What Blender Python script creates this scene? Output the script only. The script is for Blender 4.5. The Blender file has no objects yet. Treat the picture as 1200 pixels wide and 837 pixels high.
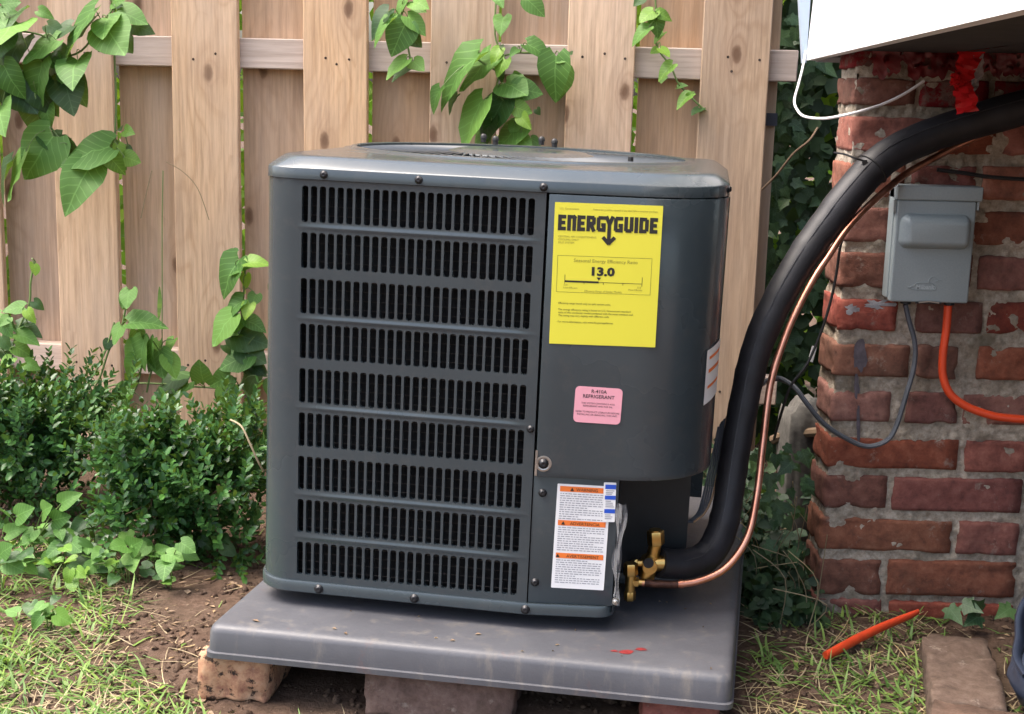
import bpy, bmesh, math, random
from math import sin, cos, pi, radians, sqrt, atan2
from mathutils import Vector, Matrix, noise
random.seed(7)
C = bpy.context.scene
COL = C.collection
V = Vector

# ------------------------------------------------------------------ camera, light
F, PITCH, ROLL, CAMH = 1575.6, 11.08, 1.5, 0.84
def cam_axes(roll):
    p, r = radians(PITCH), radians(roll)
    fwd = V((0, cos(p), -sin(p))); up0 = V((0, sin(p), cos(p))); rt0 = V((1, 0, 0))
    return cos(r)*rt0 + sin(r)*up0, cos(r)*up0 - sin(r)*rt0, fwd
def cam_matrix(roll):
    rt, up, fwd = cam_axes(roll)
    m = Matrix((rt, up, -fwd)).transposed().to_4x4()
    m.translation = V((0, 0, CAMH))
    return m
cd = bpy.data.cameras.new('camera'); cam = bpy.data.objects.new('camera', cd); COL.objects.link(cam)
cam.matrix_world = cam_matrix(ROLL)
cd.sensor_width = 36; cd.lens = F/1200*36; cd.clip_start = 0.02; cd.clip_end = 300
C.camera = cam

SUN_EL, SUN_DIR = radians(64), V((-0.95, -0.05, 0)).normalized()
w = bpy.data.worlds.new('World'); C.world = w; w.use_nodes = True
nt = w.node_tree
sky = nt.nodes.new('ShaderNodeTexSky'); sky.sky_type = 'NISHITA'; sky.sun_disc = False
sky.sun_elevation = SUN_EL; sky.sun_rotation = atan2(SUN_DIR.x, SUN_DIR.y)
sky.air_density = 1.0; sky.dust_density = 6.0; sky.ozone_density = 0.6
bg = nt.nodes['Background']; bg.inputs[1].default_value = 0.15
nt.links.new(sky.outputs[0], bg.inputs[0])
sl = bpy.data.lights.new('sun', 'SUN'); sl.energy = 1.2; sl.angle = radians(40); sl.color = (1, .955, .89)
so = bpy.data.objects.new('sun', sl); COL.objects.link(so)
sd = V((SUN_DIR.x*cos(SUN_EL), SUN_DIR.y*cos(SUN_EL), sin(SUN_EL)))
so.rotation_euler = sd.to_track_quat('Z', 'Y').to_euler(); so.location = (-2, -2, 5)
C.view_settings.view_transform = 'Standard'; C.view_settings.look = 'None'
C.view_settings.exposure = 1.75; C.view_settings.gamma = 1.0
C.cycles.max_bounces = 8
G = 0.05                                                   # ground level

# ------------------------------------------------------------------ measuring: a photo point on a given real plane
def ray(u, v, roll=ROLL):
    rt, up, fwd = cam_axes(roll)
    return fwd + rt*((u-600)/F) - up*((v-418.5)/F)
O = V((0, 0, CAMH))
def at(u, v, y, roll=ROLL):
    d = ray(u, v, roll); return O + d*(y/d.y)
def onz(u, v, z, roll=ROLL):
    d = ray(u, v, roll); return O + d*((z-CAMH)/d.z)
def onplane(u, v, P0, n):
    d = ray(u, v); return O + d*((P0-O).dot(n)/d.dot(n))

# ------------------------------------------------------------------ helpers
def new_mesh(name, verts, faces, smooth=False):
    me = bpy.data.meshes.new(name); me.from_pydata([tuple(v) for v in verts], [], faces); me.update()
    if smooth: me.polygons.foreach_set('use_smooth', [True]*len(me.polygons))
    return me
def link(name, data, parent=None, world=True, mat=None):
    """one object; mesh given in world coordinates is carried into the parent's frame"""
    o = bpy.data.objects.new(name, data); COL.objects.link(o)
    if mat is not None and data is not None and not data.materials: data.materials.append(mat)
    if parent is not None:
        o.parent = parent
        if world: o.matrix_local = wm(parent).inverted()
    return o
def wm(o):
    m = o.matrix_basis.copy()
    p = o.parent
    while p is not None:
        m = p.matrix_basis @ m; p = p.parent
    return m
def tag(o, label=None, cat=None, group=None, kind=None):
    if label: o['label'] = label
    if cat: o['category'] = cat
    if group: o['group'] = group
    if kind: o['kind'] = kind
    return o
def thing(name, label, cat, loc, group=None, rz=0):
    o = bpy.data.objects.new(name, None); COL.objects.link(o)
    o.empty_display_size = .05; o.location = loc; o.rotation_euler = (0, 0, rz)
    o.matrix_basis = Matrix.Translation(loc) @ Matrix.Rotation(rz, 4, 'Z')
    return tag(o, label, cat, group)
class MB:
    def __init__(s): s.v = []; s.f = []
    def add(s, verts, faces):
        b = len(s.v); s.v += [V(v) for v in verts]; s.f += [tuple(i+b for i in f) for f in faces]
    def box(s, lo, hi, M=None):
        x0, y0, z0 = lo; x1, y1, z1 = hi
        vs = [V(p) for p in ((x0,y0,z0),(x1,y0,z0),(x1,y1,z0),(x0,y1,z0),(x0,y0,z1),(x1,y0,z1),(x1,y1,z1),(x0,y1,z1))]
        if M: vs = [M @ p for p in vs]
        s.add(vs, [(0,3,2,1),(4,5,6,7),(0,1,5,4),(1,2,6,5),(2,3,7,6),(3,0,4,7)])
    def tube(s, pts, r, n=10, caps=True, flat=1.0):
        pts = [V(p) for p in pts]; rr = r if isinstance(r, (list, tuple)) else [r]*len(pts)
        T = [(pts[min(i+1, len(pts)-1)]-pts[max(i-1, 0)]).normalized() for i in range(len(pts))]
        a = V((0, 0, 1)) if abs(T[0].z) < .9 else V((0, 1, 0))
        N = (a - T[0]*a.dot(T[0])).normalized(); vs = []; fs = []
        for i, p in enumerate(pts):
            N = (N - T[i]*N.dot(T[i])).normalized(); B = T[i].cross(N)
            for k in range(n):
                q = 2*pi*k/n; vs.append(p + N*cos(q)*rr[i] + B*sin(q)*rr[i]*flat)
        for i in range(len(pts)-1):
            for k in range(n):
                fs.append((i*n+k, i*n+(k+1) % n, (i+1)*n+(k+1) % n, (i+1)*n+k))
        if caps:
            fs.append(tuple(range(n))[::-1]); fs.append(tuple((len(pts)-1)*n+k for k in range(n)))
        s.add(vs, fs)
    def lathe(s, prof, P, axis, n=16, start=0.0):
        """prof: (distance along the axis, radius)"""
        axis = V(axis).normalized(); a = V((0, 0, 1)) if abs(axis.z) < .9 else V((1, 0, 0))
        N = (a-axis*a.dot(axis)).normalized(); B = axis.cross(N); vs = []; fs = []
        for (d, r) in prof:
            for k in range(n):
                q = 2*pi*k/n+start; vs.append(V(P)+axis*d+N*cos(q)*r+B*sin(q)*r)
        m = len(prof)
        for i in range(m-1):
            for k in range(n): fs.append((i*n+k, i*n+(k+1) % n, (i+1)*n+(k+1) % n, (i+1)*n+k))
        fs.append(tuple(range(n))[::-1]); fs.append(tuple((m-1)*n+k for k in range(n)))
        s.add(vs, fs)
    def build(s, name, mat, parent=None, smooth=False, world=True, bevel=0, seg=2):
        me = new_mesh(name, s.v, s.f)
        bm = bmesh.new(); bm.from_mesh(me)
        bmesh.ops.recalc_face_normals(bm, faces=bm.faces)
        if bevel:
            es = [e for e in bm.edges if len(e.link_faces) == 2 and e.calc_face_angle(0) > .5]
            bmesh.ops.bevel(bm, geom=es, offset=bevel, segments=seg, affect='EDGES', profile=.5)
        bm.to_mesh(me); bm.free()
        o = link(name, me, parent, world, mat)
        if smooth or bevel:
            me.polygons.foreach_set('use_smooth', [True]*len(me.polygons)); sharp(me, 40)
        return o
def sharp(me, deg):
    bm = bmesh.new(); bm.from_mesh(me)
    for e in bm.edges:
        e.smooth = not (len(e.link_faces) == 2 and e.calc_face_angle(0) > radians(deg))
    bm.to_mesh(me); bm.free()
def spline(P, k=8):
    P = [V(p) for p in P]; out = []
    for i in range(len(P)-1):
        a, b, c, d = P[max(i-1, 0)], P[i], P[i+1], P[min(i+2, len(P)-1)]
        for j in range(k):
            t = j/k
            out.append(.5*((2*b)+(c-a)*t+(2*a-5*b+4*c-d)*t*t+(3*b-a-3*c+d)*t**3))
    out.append(P[-1]); return out
def wire(name, pts, r, mat, label, cat, k=8, n=8, flat=1.0, smoothline=True):
    m = MB(); m.tube(spline(pts, k) if smoothline else pts, r, n, flat=flat)
    o = m.build(name, mat, smooth=True); return tag(o, label, cat)

# ------------------------------------------------------------------ materials
class N:
    def __init__(s, name):
        s.m = bpy.data.materials.new(name); s.m.use_nodes = True; s.t = s.m.node_tree
        s.b = s.t.nodes['Principled BSDF']
    def n(s, typ, **kw):
        x = s.t.nodes.new('ShaderNode'+typ)
        for k, v in kw.items():
            if k in x.inputs: s.set(x.inputs[k], v)
            elif hasattr(x, k): setattr(x, k, v)
        return x
    def set(s, inp, v):
        if isinstance(v, bpy.types.NodeSocket): s.t.links.new(v, inp)
        elif hasattr(inp.default_value, '__len__') and isinstance(v, (tuple, list)) and len(v) == 3 and len(inp.default_value) == 4: inp.default_value = (*v, 1)
        else: inp.default_value = v
    def coord(s, scale=(1, 1, 1), rnd=True, what='Object'):
        c = s.n('TexCoord').outputs[what]
        if rnd:
            oi = s.n('ObjectInfo').outputs['Random']
            mul = s.n('Math', operation='MULTIPLY'); s.set(mul.inputs[0], oi); mul.inputs[1].default_value = 37.0
            ad = s.n('VectorMath', operation='ADD'); s.set(ad.inputs[0], c); s.set(ad.inputs[1], mul.outputs[0]); c = ad.outputs[0]
        mp = s.n('Mapping'); s.set(mp.inputs[0], c); mp.inputs['Scale'].default_value = scale
        return mp.outputs[0]
    def noise(s, vec, scale, detail=4, rough=.6, dist=0):
        x = s.n('TexNoise'); s.set(x.inputs['Vector'], vec)
        for k, v in (('Scale', scale), ('Detail', detail), ('Roughness', rough), ('Distortion', dist)): x.inputs[k].default_value = v
        return x.outputs[0]
    def ramp(s, fac, stops):
        x = s.n('ValToRGB'); s.set(x.inputs[0], fac); e = x.color_ramp.elements
        while len(e) < len(stops): e.new(.5)
        for el, (p, c) in zip(e, stops):
            el.position = p; el.color = (*c, 1) if isinstance(c, (tuple, list)) else (c, c, c, 1)
        return x.outputs[0]
    def mix(s, fac, a, b, mode='MIX'):
        x = s.n('Mix', data_type='RGBA', blend_type=mode)
        s.set(x.inputs[0], fac); s.set(x.inputs[6], a); s.set(x.inputs[7], b); return x.outputs[2]
    def math(s, op, a, b=0.0):
        x = s.n('Math', operation=op); s.set(x.inputs[0], a); s.set(x.inputs[1], b); return x.outputs[0]
    def bump(s, h, strength=.3, dist=.002):
        x = s.n('Bump'); s.set(x.inputs['Height'], h); x.inputs['Strength'].default_value = strength; x.inputs['Distance'].default_value = dist
        if s.b.inputs['Normal'].is_linked: s.set(x.inputs['Normal'], s.b.inputs['Normal'].links[0].from_socket)
        s.t.links.new(x.outputs[0], s.b.inputs['Normal']); return x
    def out(s, **kw):
        names = dict(color='Base Color', rough='Roughness', metal='Metallic', coat='Coat Weight', coatr='Coat Roughness', spec='Specular IOR Level', trans='Transmission Weight', alpha='Alpha')
        for k, v in kw.items(): s.set(s.b.inputs[names[k]], v)
        return s.m
def plain(name, c, rough=.5, metal=0, var=.12, scale=60, bump=.1, **kw):
    s = N(name); v = s.coord(); n = s.noise(v, scale, 5)
    col = s.ramp(n, [(.3, tuple(x*(1-var) for x in c)), (.7, tuple(x*(1+var) for x in c))])
    if bump: s.bump(n, bump, .001)
    return s.out(color=col, rough=rough, metal=metal, **kw)

def m_paint():
    s = N('grey_enamel'); v = s.coord(rnd=False)
    a = s.noise(v, 5, 4); b = s.noise(v, 700, 2)
    col = s.ramp(a, [(.3, (.034, .046, .053)), (.7, (.042, .056, .064))])
    dust = s.ramp(s.noise(v, 38, 8, .75), [(.52, 0.), (.74, .4)])
    col = s.mix(dust, col, (.07, .072, .07))
    s.bump(b, .06, .0004); s.bump(s.noise(v, 9, 2), .12, .004)
    return s.out(color=col, rough=s.ramp(a, [(.3, .22), (.7, .30)]), coat=.35, coatr=.12)
def m_wood(name, light, mid, dark, knots=True, horiz=False):
    s = N(name); sc = (.05, 1, 1) if horiz else (1, 1, .05)
    v = s.coord(sc)
    warp = s.noise(v, 9, 2, .5)
    if knots:
        vo = s.n('TexVoronoi', voronoi_dimensions='2D', feature='F1'); sp_ = s.n('SeparateXYZ'); s.set(sp_.inputs[0], s.coord((1, 1, .5))); cb_ = s.n('CombineXYZ'); s.set(cb_.inputs[0], sp_.outputs[0]); s.set(cb_.inputs[1], sp_.outputs[2]); kc = cb_.outputs[0]
        wn = s.n('TexNoise'); s.set(wn.inputs['Vector'], s.coord((1, 0, 1))); wn.inputs['Scale'].default_value = 60
        ka = s.n('VectorMath', operation='SCALE'); s.set(ka.inputs[0], wn.outputs['Color']); ka.inputs['Scale'].default_value = .006
        kb = s.n('VectorMath', operation='ADD'); s.set(kb.inputs[0], kc); s.set(kb.inputs[1], ka.outputs[0])
        s.set(vo.inputs['Vector'], kb.outputs[0]); vo.inputs['Scale'].default_value = 7.0; kd = vo.outputs['Distance']
        sc_ = s.n('SeparateColor'); s.set(sc_.inputs[0], vo.outputs['Color']); sel = s.ramp(sc_.outputs[0], [(.45, 0.), (.46, 1.)])
        swirl = s.math('MULTIPLY', s.ramp(kd, [(.0, 1.), (.16, .45), (.5, 0.)]), sel)
    wv = s.n('TexWave', wave_type='BANDS', bands_direction='Z' if horiz else 'X')
    vv = s.n('VectorMath', operation='ADD'); s.set(vv.inputs[0], v)
    mm = s.n('VectorMath', operation='SCALE'); s.set(mm.inputs[0], s.n('Combine' 'XYZ').outputs[0])
    cx = s.n('CombineXYZ'); ofs = s.math('MULTIPLY', warp, .34)
    if knots: ofs = s.math('ADD', ofs, s.math('MULTIPLY', swirl, .13))
    s.set(cx.inputs[2 if horiz else 0], ofs); s.set(vv.inputs[1], cx.outputs[0])
    s.set(wv.inputs['Vector'], vv.outputs[0]); wv.inputs['Scale'].default_value = 10; wv.inputs['Distortion'].default_value = 2.6
    wv.inputs['Detail'].default_value = 3; wv.inputs['Detail Scale'].default_value = 3
    fine = s.noise(v, 160, 4, .7); blot = s.noise(s.coord((.7, .7, .25) if not horiz else (.25, .7, .7)), 11, 4, .6)
    g = s.math('MULTIPLY', s.ramp(wv.outputs['Fac'], [(.15, 0.), (.75, .35), (1., 1.)]), s.ramp(s.noise(s.coord((1, 1, .2) if not horiz else (.2, 1, 1)), 16, 3), [(.3, .12), (.7, .8)]))
    col = s.mix(g, light, mid)
    col = s.mix(s.ramp(fine, [(.40, .0), (.70, .55)]), col, dark)
    col = s.mix(s.ramp(blot, [(.38, .0), (.75, .55)]), col, (.46, .365, .295))
    oi = s.n('ObjectInfo').outputs['Random']
    col = s.mix(s.ramp(oi, [(0, 0.), (1, .6)]), col, (.47, .325, .225), 'MIX') if False else col
    hs = s.n('HueSaturation'); s.set(hs.inputs['Color'], col)
    s.set(hs.inputs['Value'], s.ramp(oi, [(0, .84), (1, 1.12)])); s.set(hs.inputs['Saturation'], s.ramp(s.math('FRACT', s.math('MULTIPLY', oi, 7.3)), [(0, .9), (1, 1.2)]))
    col = hs.outputs[0]
    h = fine
    col = s.mix(s.ramp(s.noise(s.coord((1, 1, .03) if not horiz else (.03, 1, 1)), 34, 3), [(.56, .0), (.72, .5)]), col, tuple(x*.78 for x in mid))
    if knots:
        
        d = kd
        k = s.ramp(d, [(.030, .95), (.055, .65), (.075, .0)])
        ring = s.ramp(d, [(.06, .45), (.10, .22), (.26, .0)])
        col = s.mix(s.math('MULTIPLY', k, sel), col, (.075, .040, .024))
        col = s.mix(s.math('MULTIPLY', ring, sel), col, (.29, .17, .105))
    s.bump(h, .35, .0012); s.bump(wv.outputs['Fac'], .12, .001)
    return s.out(color=col, rough=.82, spec=.25)
def m_brick(name, a, b, c, dirt=.35, paint=None):
    s = N(name); v = s.coord(); n = s.noise(v, 55, 6, .7); big = s.noise(v, 14, 4)
    col = s.ramp(n, [(.28, c), (.5, a), (.72, b)])
    hs = s.n('HueSaturation'); s.set(hs.inputs['Color'], col); oi = s.n('ObjectInfo').outputs['Random']
    s.set(hs.inputs['Hue'], s.math('ADD', .488, s.math('MULTIPLY', s.math('FRACT', s.math('MULTIPLY', oi, 13.1)), .022)))
    s.set(hs.inputs['Value'], s.ramp(oi, [(0, .72), (1, 1.22)])); s.set(hs.inputs['Saturation'], s.ramp(s.math('FRACT', s.math('MULTIPLY', oi, 5.7)), [(0, .78), (1, 1.12)]))
    col = hs.outputs[0]
    col = s.mix(s.ramp(big, [(.52, 0.), (.78, dirt)]), col, (.055, .045, .035))
    sm = s.noise(v, 26, 6, .75)
    col = s.mix(s.ramp(sm, [(.60, 0.), (.70, .6)]), col, (.33, .275, .23))
    pits = s.ramp(s.noise(v, 240, 3), [(.30, 0.), (.40, 1.)])
    if paint: col = s.mix(s.ramp(s.noise(v, 40, 5, .7), paint[1]), col, paint[0])
    s.bump(n, .8, .0025); s.bump(pits, .5, .0012)
    return s.out(color=col, rough=.92, spec=.2)
def m_mortar():
    s = N('old_mortar'); v = s.coord(rnd=False); n = s.noise(v, 90, 8, .75); b = s.noise(v, 13, 4)
    col = s.ramp(n, [(.25, (.15, .12, .095)), (.5, (.42, .36, .29)), (.72, (.64, .57, .48))])
    col = s.mix(s.ramp(b, [(.45, 0.), (.7, .7)]), col, (.13, .105, .065))
    col = s.mix(s.ramp(s.noise(v, 22, 3), [(.58, 0.), (.74, .5)]), col, (.075, .07, .045))
    s.bump(n, .9, .004); return s.out(color=col, rough=.95, spec=.15)
def m_soil():
    s = N('bare_soil'); v = s.coord(rnd=False); n = s.noise(v, 60, 8, .75); b = s.noise(v, 4.5, 5)
    col = s.ramp(n, [(.25, (.050, .031, .021)), (.5, (.115, .074, .053)), (.78, (.20, .138, .104))])
    col = s.mix(s.ramp(b, [(.4, 0.), (.7, .5)]), col, (.125, .098, .07))
    bits = s.n('TexVoronoi'); s.set(bits.inputs['Vector'], v); bits.inputs['Scale'].default_value = 130
    m = s.math('MULTIPLY', s.ramp(bits.outputs['Distance'], [(.16, 1.), (.26, 0.)]), s.ramp(bits.outputs['Color'], [(.80, 0.), (.82, .8)]))
    col = s.mix(m, col, (.30, .235, .165))
    s.bump(n, 1.0, .008); s.bump(s.noise(v, 320, 4), .6, .002); return s.out(color=col, rough=.97, spec=.12)
def m_pad():
    s = N('grey_plastic_pad'); v = s.coord(rnd=False); n = s.noise(v, 7, 5); f = s.noise(v, 350, 3)
    col = s.ramp(n, [(.3, (.068, .070, .080)), (.7, (.098, .100, .112))])
    st = s.noise(v, 17, 8, .72, .6)
    col = s.mix(s.ramp(st, [(.60, 0.), (.74, .5)]), col, (.16, .08, .065))
    st2 = s.noise(s.coord((1, 1, .25), rnd=False), 42, 8, .7)
    col = s.mix(s.ramp(st2, [(.54, 0.), (.74, .5)]), col, (.21, .185, .155))
    col = s.mix(s.ramp(s.noise(v, 95, 4, .7), [(.66, 0.), (.72, .35)]), col, (.05, .042, .038))
    s.bump(f, .22, .0008); s.bump(s.noise(v, 60, 4), .1, .001); return s.out(color=col, rough=s.ramp(st2, [(.3, .36), (.7, .55)]), spec=.45)
def m_leaf(name, base, light, rnd='object', vein=True, trans=.25, rough=.42, edge=None):
    s = N(name)
    if rnd == 'object': r = s.n('ObjectInfo').outputs['Random']
    else: r = s.n('NewGeometry').outputs['Random Per Island']
    col = s.ramp(r, [(0, base), (.75, light), (1, tuple(min(1, x*y) for x, y in zip(light, (1.35, 1.25, .95))))])
    v = s.coord(); n = s.noise(v, 130 if rnd == 'object' else 60, 4)
    col = s.mix(s.ramp(n, [(.4, 0.), (.8, .35)]), col, tuple(x*.62 for x in base))
    if vein:
        uv = s.n('SeparateXYZ'); s.set(uv.inputs[0], s.n('TexCoord').outputs['UV'])
        x = s.math('ABSOLUTE', s.math('SUBTRACT', uv.outputs[0], .5))
        mid = s.ramp(x, [(.006, 1.), (.020, 0.)])
        q = s.math('FRACT', s.math('MULTIPLY', s.math('SUBTRACT', uv.outputs[1], s.math('MULTIPLY', x, .75)), 6.0))
        side = s.ramp(s.math('ABSOLUTE', s.math('SUBTRACT', q, .5)), [(.03, .65), (.10, 0.)])
        vv = s.math('MAXIMUM', mid, side)
        col = s.mix(s.math('MULTIPLY', vv, .55), col, tuple(min(1, l*1.7+.03) for l in light))
        s.bump(vv, -.35, .001)
    s.bump(n, .25, .001)
    s.out(color=col, rough=rough, spec=.4)
    tr = s.n('BsdfTranslucent'); s.set(tr.inputs[0], s.mix(.5, col, (.35, .55, .05)))
    ms = s.n('MixShader'); ms.inputs[0].default_value = trans
    s.t.links.new(s.b.outputs[0], ms.inputs[1]); s.t.links.new(tr.outputs[0], ms.inputs[2])
    s.t.links.new(ms.outputs[0], s.t.nodes['Material Output'].inputs[0]); return s.m
def m_copper():
    s = N('copper'); v = s.coord(rnd=False); n = s.noise(v, 30, 5)
    col = s.ramp(n, [(.3, (.60, .235, .14)), (.7, (.80, .39, .27))])
    return s.out(color=col, metal=1., rough=s.ramp(n, [(.3, .28), (.7, .42)]))
def m_coil():
    s = N('coil_fins'); v = s.coord(rnd=False)
    wv = s.n('TexWave', bands_direction='X'); s.set(wv.inputs['Vector'], v); wv.inputs['Scale'].default_value = 170
    s.bump(wv.outputs['Fac'], .8, .002)
    return s.out(color=s.ramp(s.noise(v, 60, 5), [(.3, (.012, .013, .015)), (.7, (.026, .026, .027))]), rough=.6, metal=.3)

PAINT = m_paint()
WOODF = m_wood('weathered_board', (.66, .475, .325), (.50, .33, .21), (.26, .165, .105))
WOODB = m_wood('weathered_back_board', (.62, .42, .275), (.49, .31, .185), (.27, .165, .10))
WOODR = m_wood('weathered_rail', (.62, .50, .42), (.50, .385, .31), (.30, .215, .17), knots=False, horiz=True)
WOODP = m_wood('brown_post', (.46, .31, .18), (.37, .235, .125), (.22, .135, .08), knots=False)
BRICK = m_brick('red_brick', (.225, .078, .052), (.30, .125, .085), (.115, .045, .034), .5)
REDB = m_brick('red_stained_brick', (.13, .055, .042), (.19, .085, .06), (.07, .035, .03), .5, ((.17, .008, .012), [(.42, 0.), (.52, .95)]))
BROWNB = m_brick('brown_brick', (.165, .105, .080), (.23, .16, .125), (.09, .058, .044), .5)
PAINTB = m_brick('painted_brick', (.50, .27, .12), (.56, .37, .20), (.22, .075, .045), .65, ((.030, .023, .020), [(.54, 0.), (.60, .95)]))
MORTAR = m_mortar(); SOIL = m_soil(); PADM = m_pad(); COPPER = m_copper(); COIL = m_coil()
FOAM = plain('black_foam', (.0115, .0115, .0145), .55, var=.45, scale=26, bump=.5)
BLACK = plain('black_rubber', (.012, .012, .013), .5)
DARKM = plain('shade_dark_metal', (.009, .011, .012), .55)  # recess and fan well shade put into the colour; cable glands share it
SCREWM = plain('dark_screw', (.035, .035, .038), .35, .6)
STEEL = plain('zinc', (.45, .43, .40), .35, .9)
BRASS = plain('brass', (.62, .40, .13), .32, 1., var=.2)
BOXM = plain('box_grey', (.285, .335, .35), .48, var=.06, scale=420, bump=.06)
ORANGE = plain('orange_conduit', (.66, .065, .018), .4, var=.08)
CABLE = plain('grey_cable', (.070, .079, .095), .5)
WHITEV = plain('white_vinyl', (.80, .81, .82), .45, var=.02, scale=8, bump=.02)
TRIMV = plain('shaded_white_trim', (.40, .49, .60), .45, var=.03)  # white trim; the blue of its shaded face is put into the colour
WIREW = plain('white_insulation', (.78, .76, .76), .4, var=.04)
REDT = plain('red_tape', (.58, .016, .02), .28, var=.18, scale=35)
GREYT = plain('tape_back', (.34, .31, .31), .4)
YEL = plain('yellow_label', (.72, .67, .055), .42, var=.02, scale=9, bump=.02)
PINK = plain('pink_label', (.80, .36, .43), .45, var=.02, bump=0)
WLAB = plain('white_label', (.80, .80, .80), .42, var=.02, bump=0)
ORL = plain('orange_print', (.80, .19, .035), .45, var=.03, bump=0)
BLUL = plain('blue_print', (.02, .085, .50), .45, var=.03, bump=0)
INK = plain('black_print', (.018, .016, .014), .55, var=.05, bump=0)
GINK = plain('grey_print', (.27, .27, .30), .55, var=.05, bump=0)
OLINK = plain('olive_print', (.23, .205, .03), .55, var=.05, bump=0)
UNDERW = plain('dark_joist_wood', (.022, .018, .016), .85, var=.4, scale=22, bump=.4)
CONC = plain('rough_concrete', (.085, .08, .072), .95, var=.35, scale=90, bump=.8)
CONCD = plain('dark_crawlspace_concrete', (.06, .055, .05), .95, var=.35, scale=40, bump=.8)  # concrete with the crawlspace's darkness put into its colour
SACK = plain('dark_blue_plastic', (.028, .036, .058), .38, var=.25, scale=20, bump=.2)
STEMM = plain('green_stem', (.13, .20, .055), .55); TWIG = plain('brown_twig', (.13, .085, .05), .8)
STRAWM = m_leaf('dry_straw', (.26, .195, .115), (.42, .34, .22), 'island', False, .15, .75)
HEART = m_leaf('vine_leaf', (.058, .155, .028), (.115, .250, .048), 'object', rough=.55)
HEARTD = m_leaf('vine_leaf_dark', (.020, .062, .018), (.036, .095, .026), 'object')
YOUNG = m_leaf('young_leaf', (.12, .26, .04), (.20, .36, .05), 'object', trans=.35)
BOXL = m_leaf('boxwood_leaf', (.014, .054, .016), (.050, .142, .034), 'island', False, .14, .36)
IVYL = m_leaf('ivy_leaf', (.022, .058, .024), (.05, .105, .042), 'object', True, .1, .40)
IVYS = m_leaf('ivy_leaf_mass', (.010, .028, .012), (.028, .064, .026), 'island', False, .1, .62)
HEDGEL = m_leaf('hedge_leaf', (.16, .32, .03), (.34, .52, .05), 'island', False, .45, .5)
GRASSM = m_leaf('grass_blade', (.075, .165, .035), (.185, .30, .075), 'island', False, .3, .5)
DEADL = m_leaf('dead_leaf', (.16, .095, .055), (.30, .215, .15), 'island', False, .1, .8)

# ------------------------------------------------------------------ ground
def gz(x, y):
    d = math.hypot(x, y-2)
    a = noise.noise(V((x*3.1, y*3.1, 0)))*.012 + noise.noise(V((x*11, y*11, 3)))*.006 + noise.noise(V((x*34, y*34, 5)))*.0065
    return G + a*max(.0, min(1, (6-d)/3)) - .004
def build_ground():
    xs = [-60, -20, -8, -4, -2.4] + [-1.8+.0165*i for i in range(200)] + [1.9, 3, 6, 20, 60]
    ys = [-40, -10, -3, 0, .8] + [1.05+.0165*i for i in range(125)] + [3.6, 5, 10, 30, 90]
    vs = [(x, y, gz(x, y)) for y in ys for x in xs]; n = len(xs)
    fs = [(j*n+i, j*n+i+1, (j+1)*n+i+1, (j+1)*n+i) for j in range(len(ys)-1) for i in range(n-1)]
    tag(link('ground', new_mesh('ground', vs, fs, True), None, mat=SOIL), kind='structure')
build_ground()

# ------------------------------------------------------------------ fence
FY = radians(6.0); FP = at(600, 300, 2.75); FP.z = G
FD = V((cos(FY), -sin(FY), 0)); FN = V((-sin(FY), -cos(FY), 0))
def fx(u, v=300, back=0.0):
    p = onplane(u, v, FP-FN*back, FN); return (p-FP).dot(FD)
def fpt(u, v, out=0.0):
    return onplane(u, v, FP+FN*out, FN)
fence = thing('fence', 'weathered wooden shadow-box fence of wide vertical boards behind the air conditioner', 'fence', FP, rz=-FY)
def fence_board(x0, x1, y0, y1, mat, z0=.0, z1=1.75):
    m = MB(); w = x1-x0
    nz = 14; pts = []
    for k in range(nz+1):
        z = (z1-z0)*k/nz - (z1-z0)/2
        wob = .0018*noise.noise(V((x0*9, z*2.2, 1)))
        for (a, b) in ((-w/2, y0), (w/2, y0), (w/2, y1), (-w/2, y1)): pts.append((a+wob+.001*noise.noise(V((x0*5+a*40, z*4, 2))), b, z))
    fs = [(k*4+i, k*4+(i+1) % 4, k*4+4+(i+1) % 4, k*4+4+i) for k in range(nz) for i in range(4)] + [(3, 2, 1, 0), tuple(nz*4+i for i in range(4))]
    m.add(pts, fs); o = m.build('board', mat, bevel=.0018, seg=1)
    o.parent = fence; o.location = ((x0+x1)/2, 0, (z0+z1)/2-G+.0); o.rotation_euler = (0, random.uniform(-.002, .002), 0)
    return o
fronts = [(-232, -152), (-73, 2), (67, 138), (206, 281), (356, 429), (501, 577), (657, 734), (810, 888)]
backs = [-145, 9, 146, 287, 435, 581, 739]
for a, b in fronts: fence_board(fx(a), fx(b), 0, .018, WOODF, z0=.045+random.uniform(0, .02))
for a in backs:
    x = fx(a, back=.056); fence_board(x, x+.140, .056, .074, WOODB, z0=.05+random.uniform(0, .02))
for k in range(1, 5):
    xa = fx(-232)-.282*k; fence_board(xa, xa+.14, 0, .018, WOODF, z0=.05); xb = fx(-145, back=.056)-.282*(k-1)-.282; fence_board(xb, xb+.14, .056, .074, WOODB, z0=.05)
xend = fx(935, 75, .02); x0 = fx(-260)-1.25
for (za, zb) in ((.877, .938), (.222, .280)):
    m = MB(); nx = 24; pts = []
    for k in range(nx+1):
        x = x0+(xend-x0)*k/nx; wob = .0012*noise.noise(V((x*4, za, 0)))
        for (y, z) in ((.019, za), (.055, za), (.055, zb), (.019, zb)): pts.append((x, y, z-G+wob))
    m.add(pts, [(k*4+i, k*4+4+i, k*4+4+(i+1) % 4, k*4+(i+1) % 4) for k in range(nx) for i in range(4)]+[(0, 1, 2, 3), tuple(nx*4+i for i in (3, 2, 1, 0))])
    m.build('rail', WOODR, fence, bevel=.002, seg=1, world=False)
xp = fx(911, 100, .06)
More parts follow.
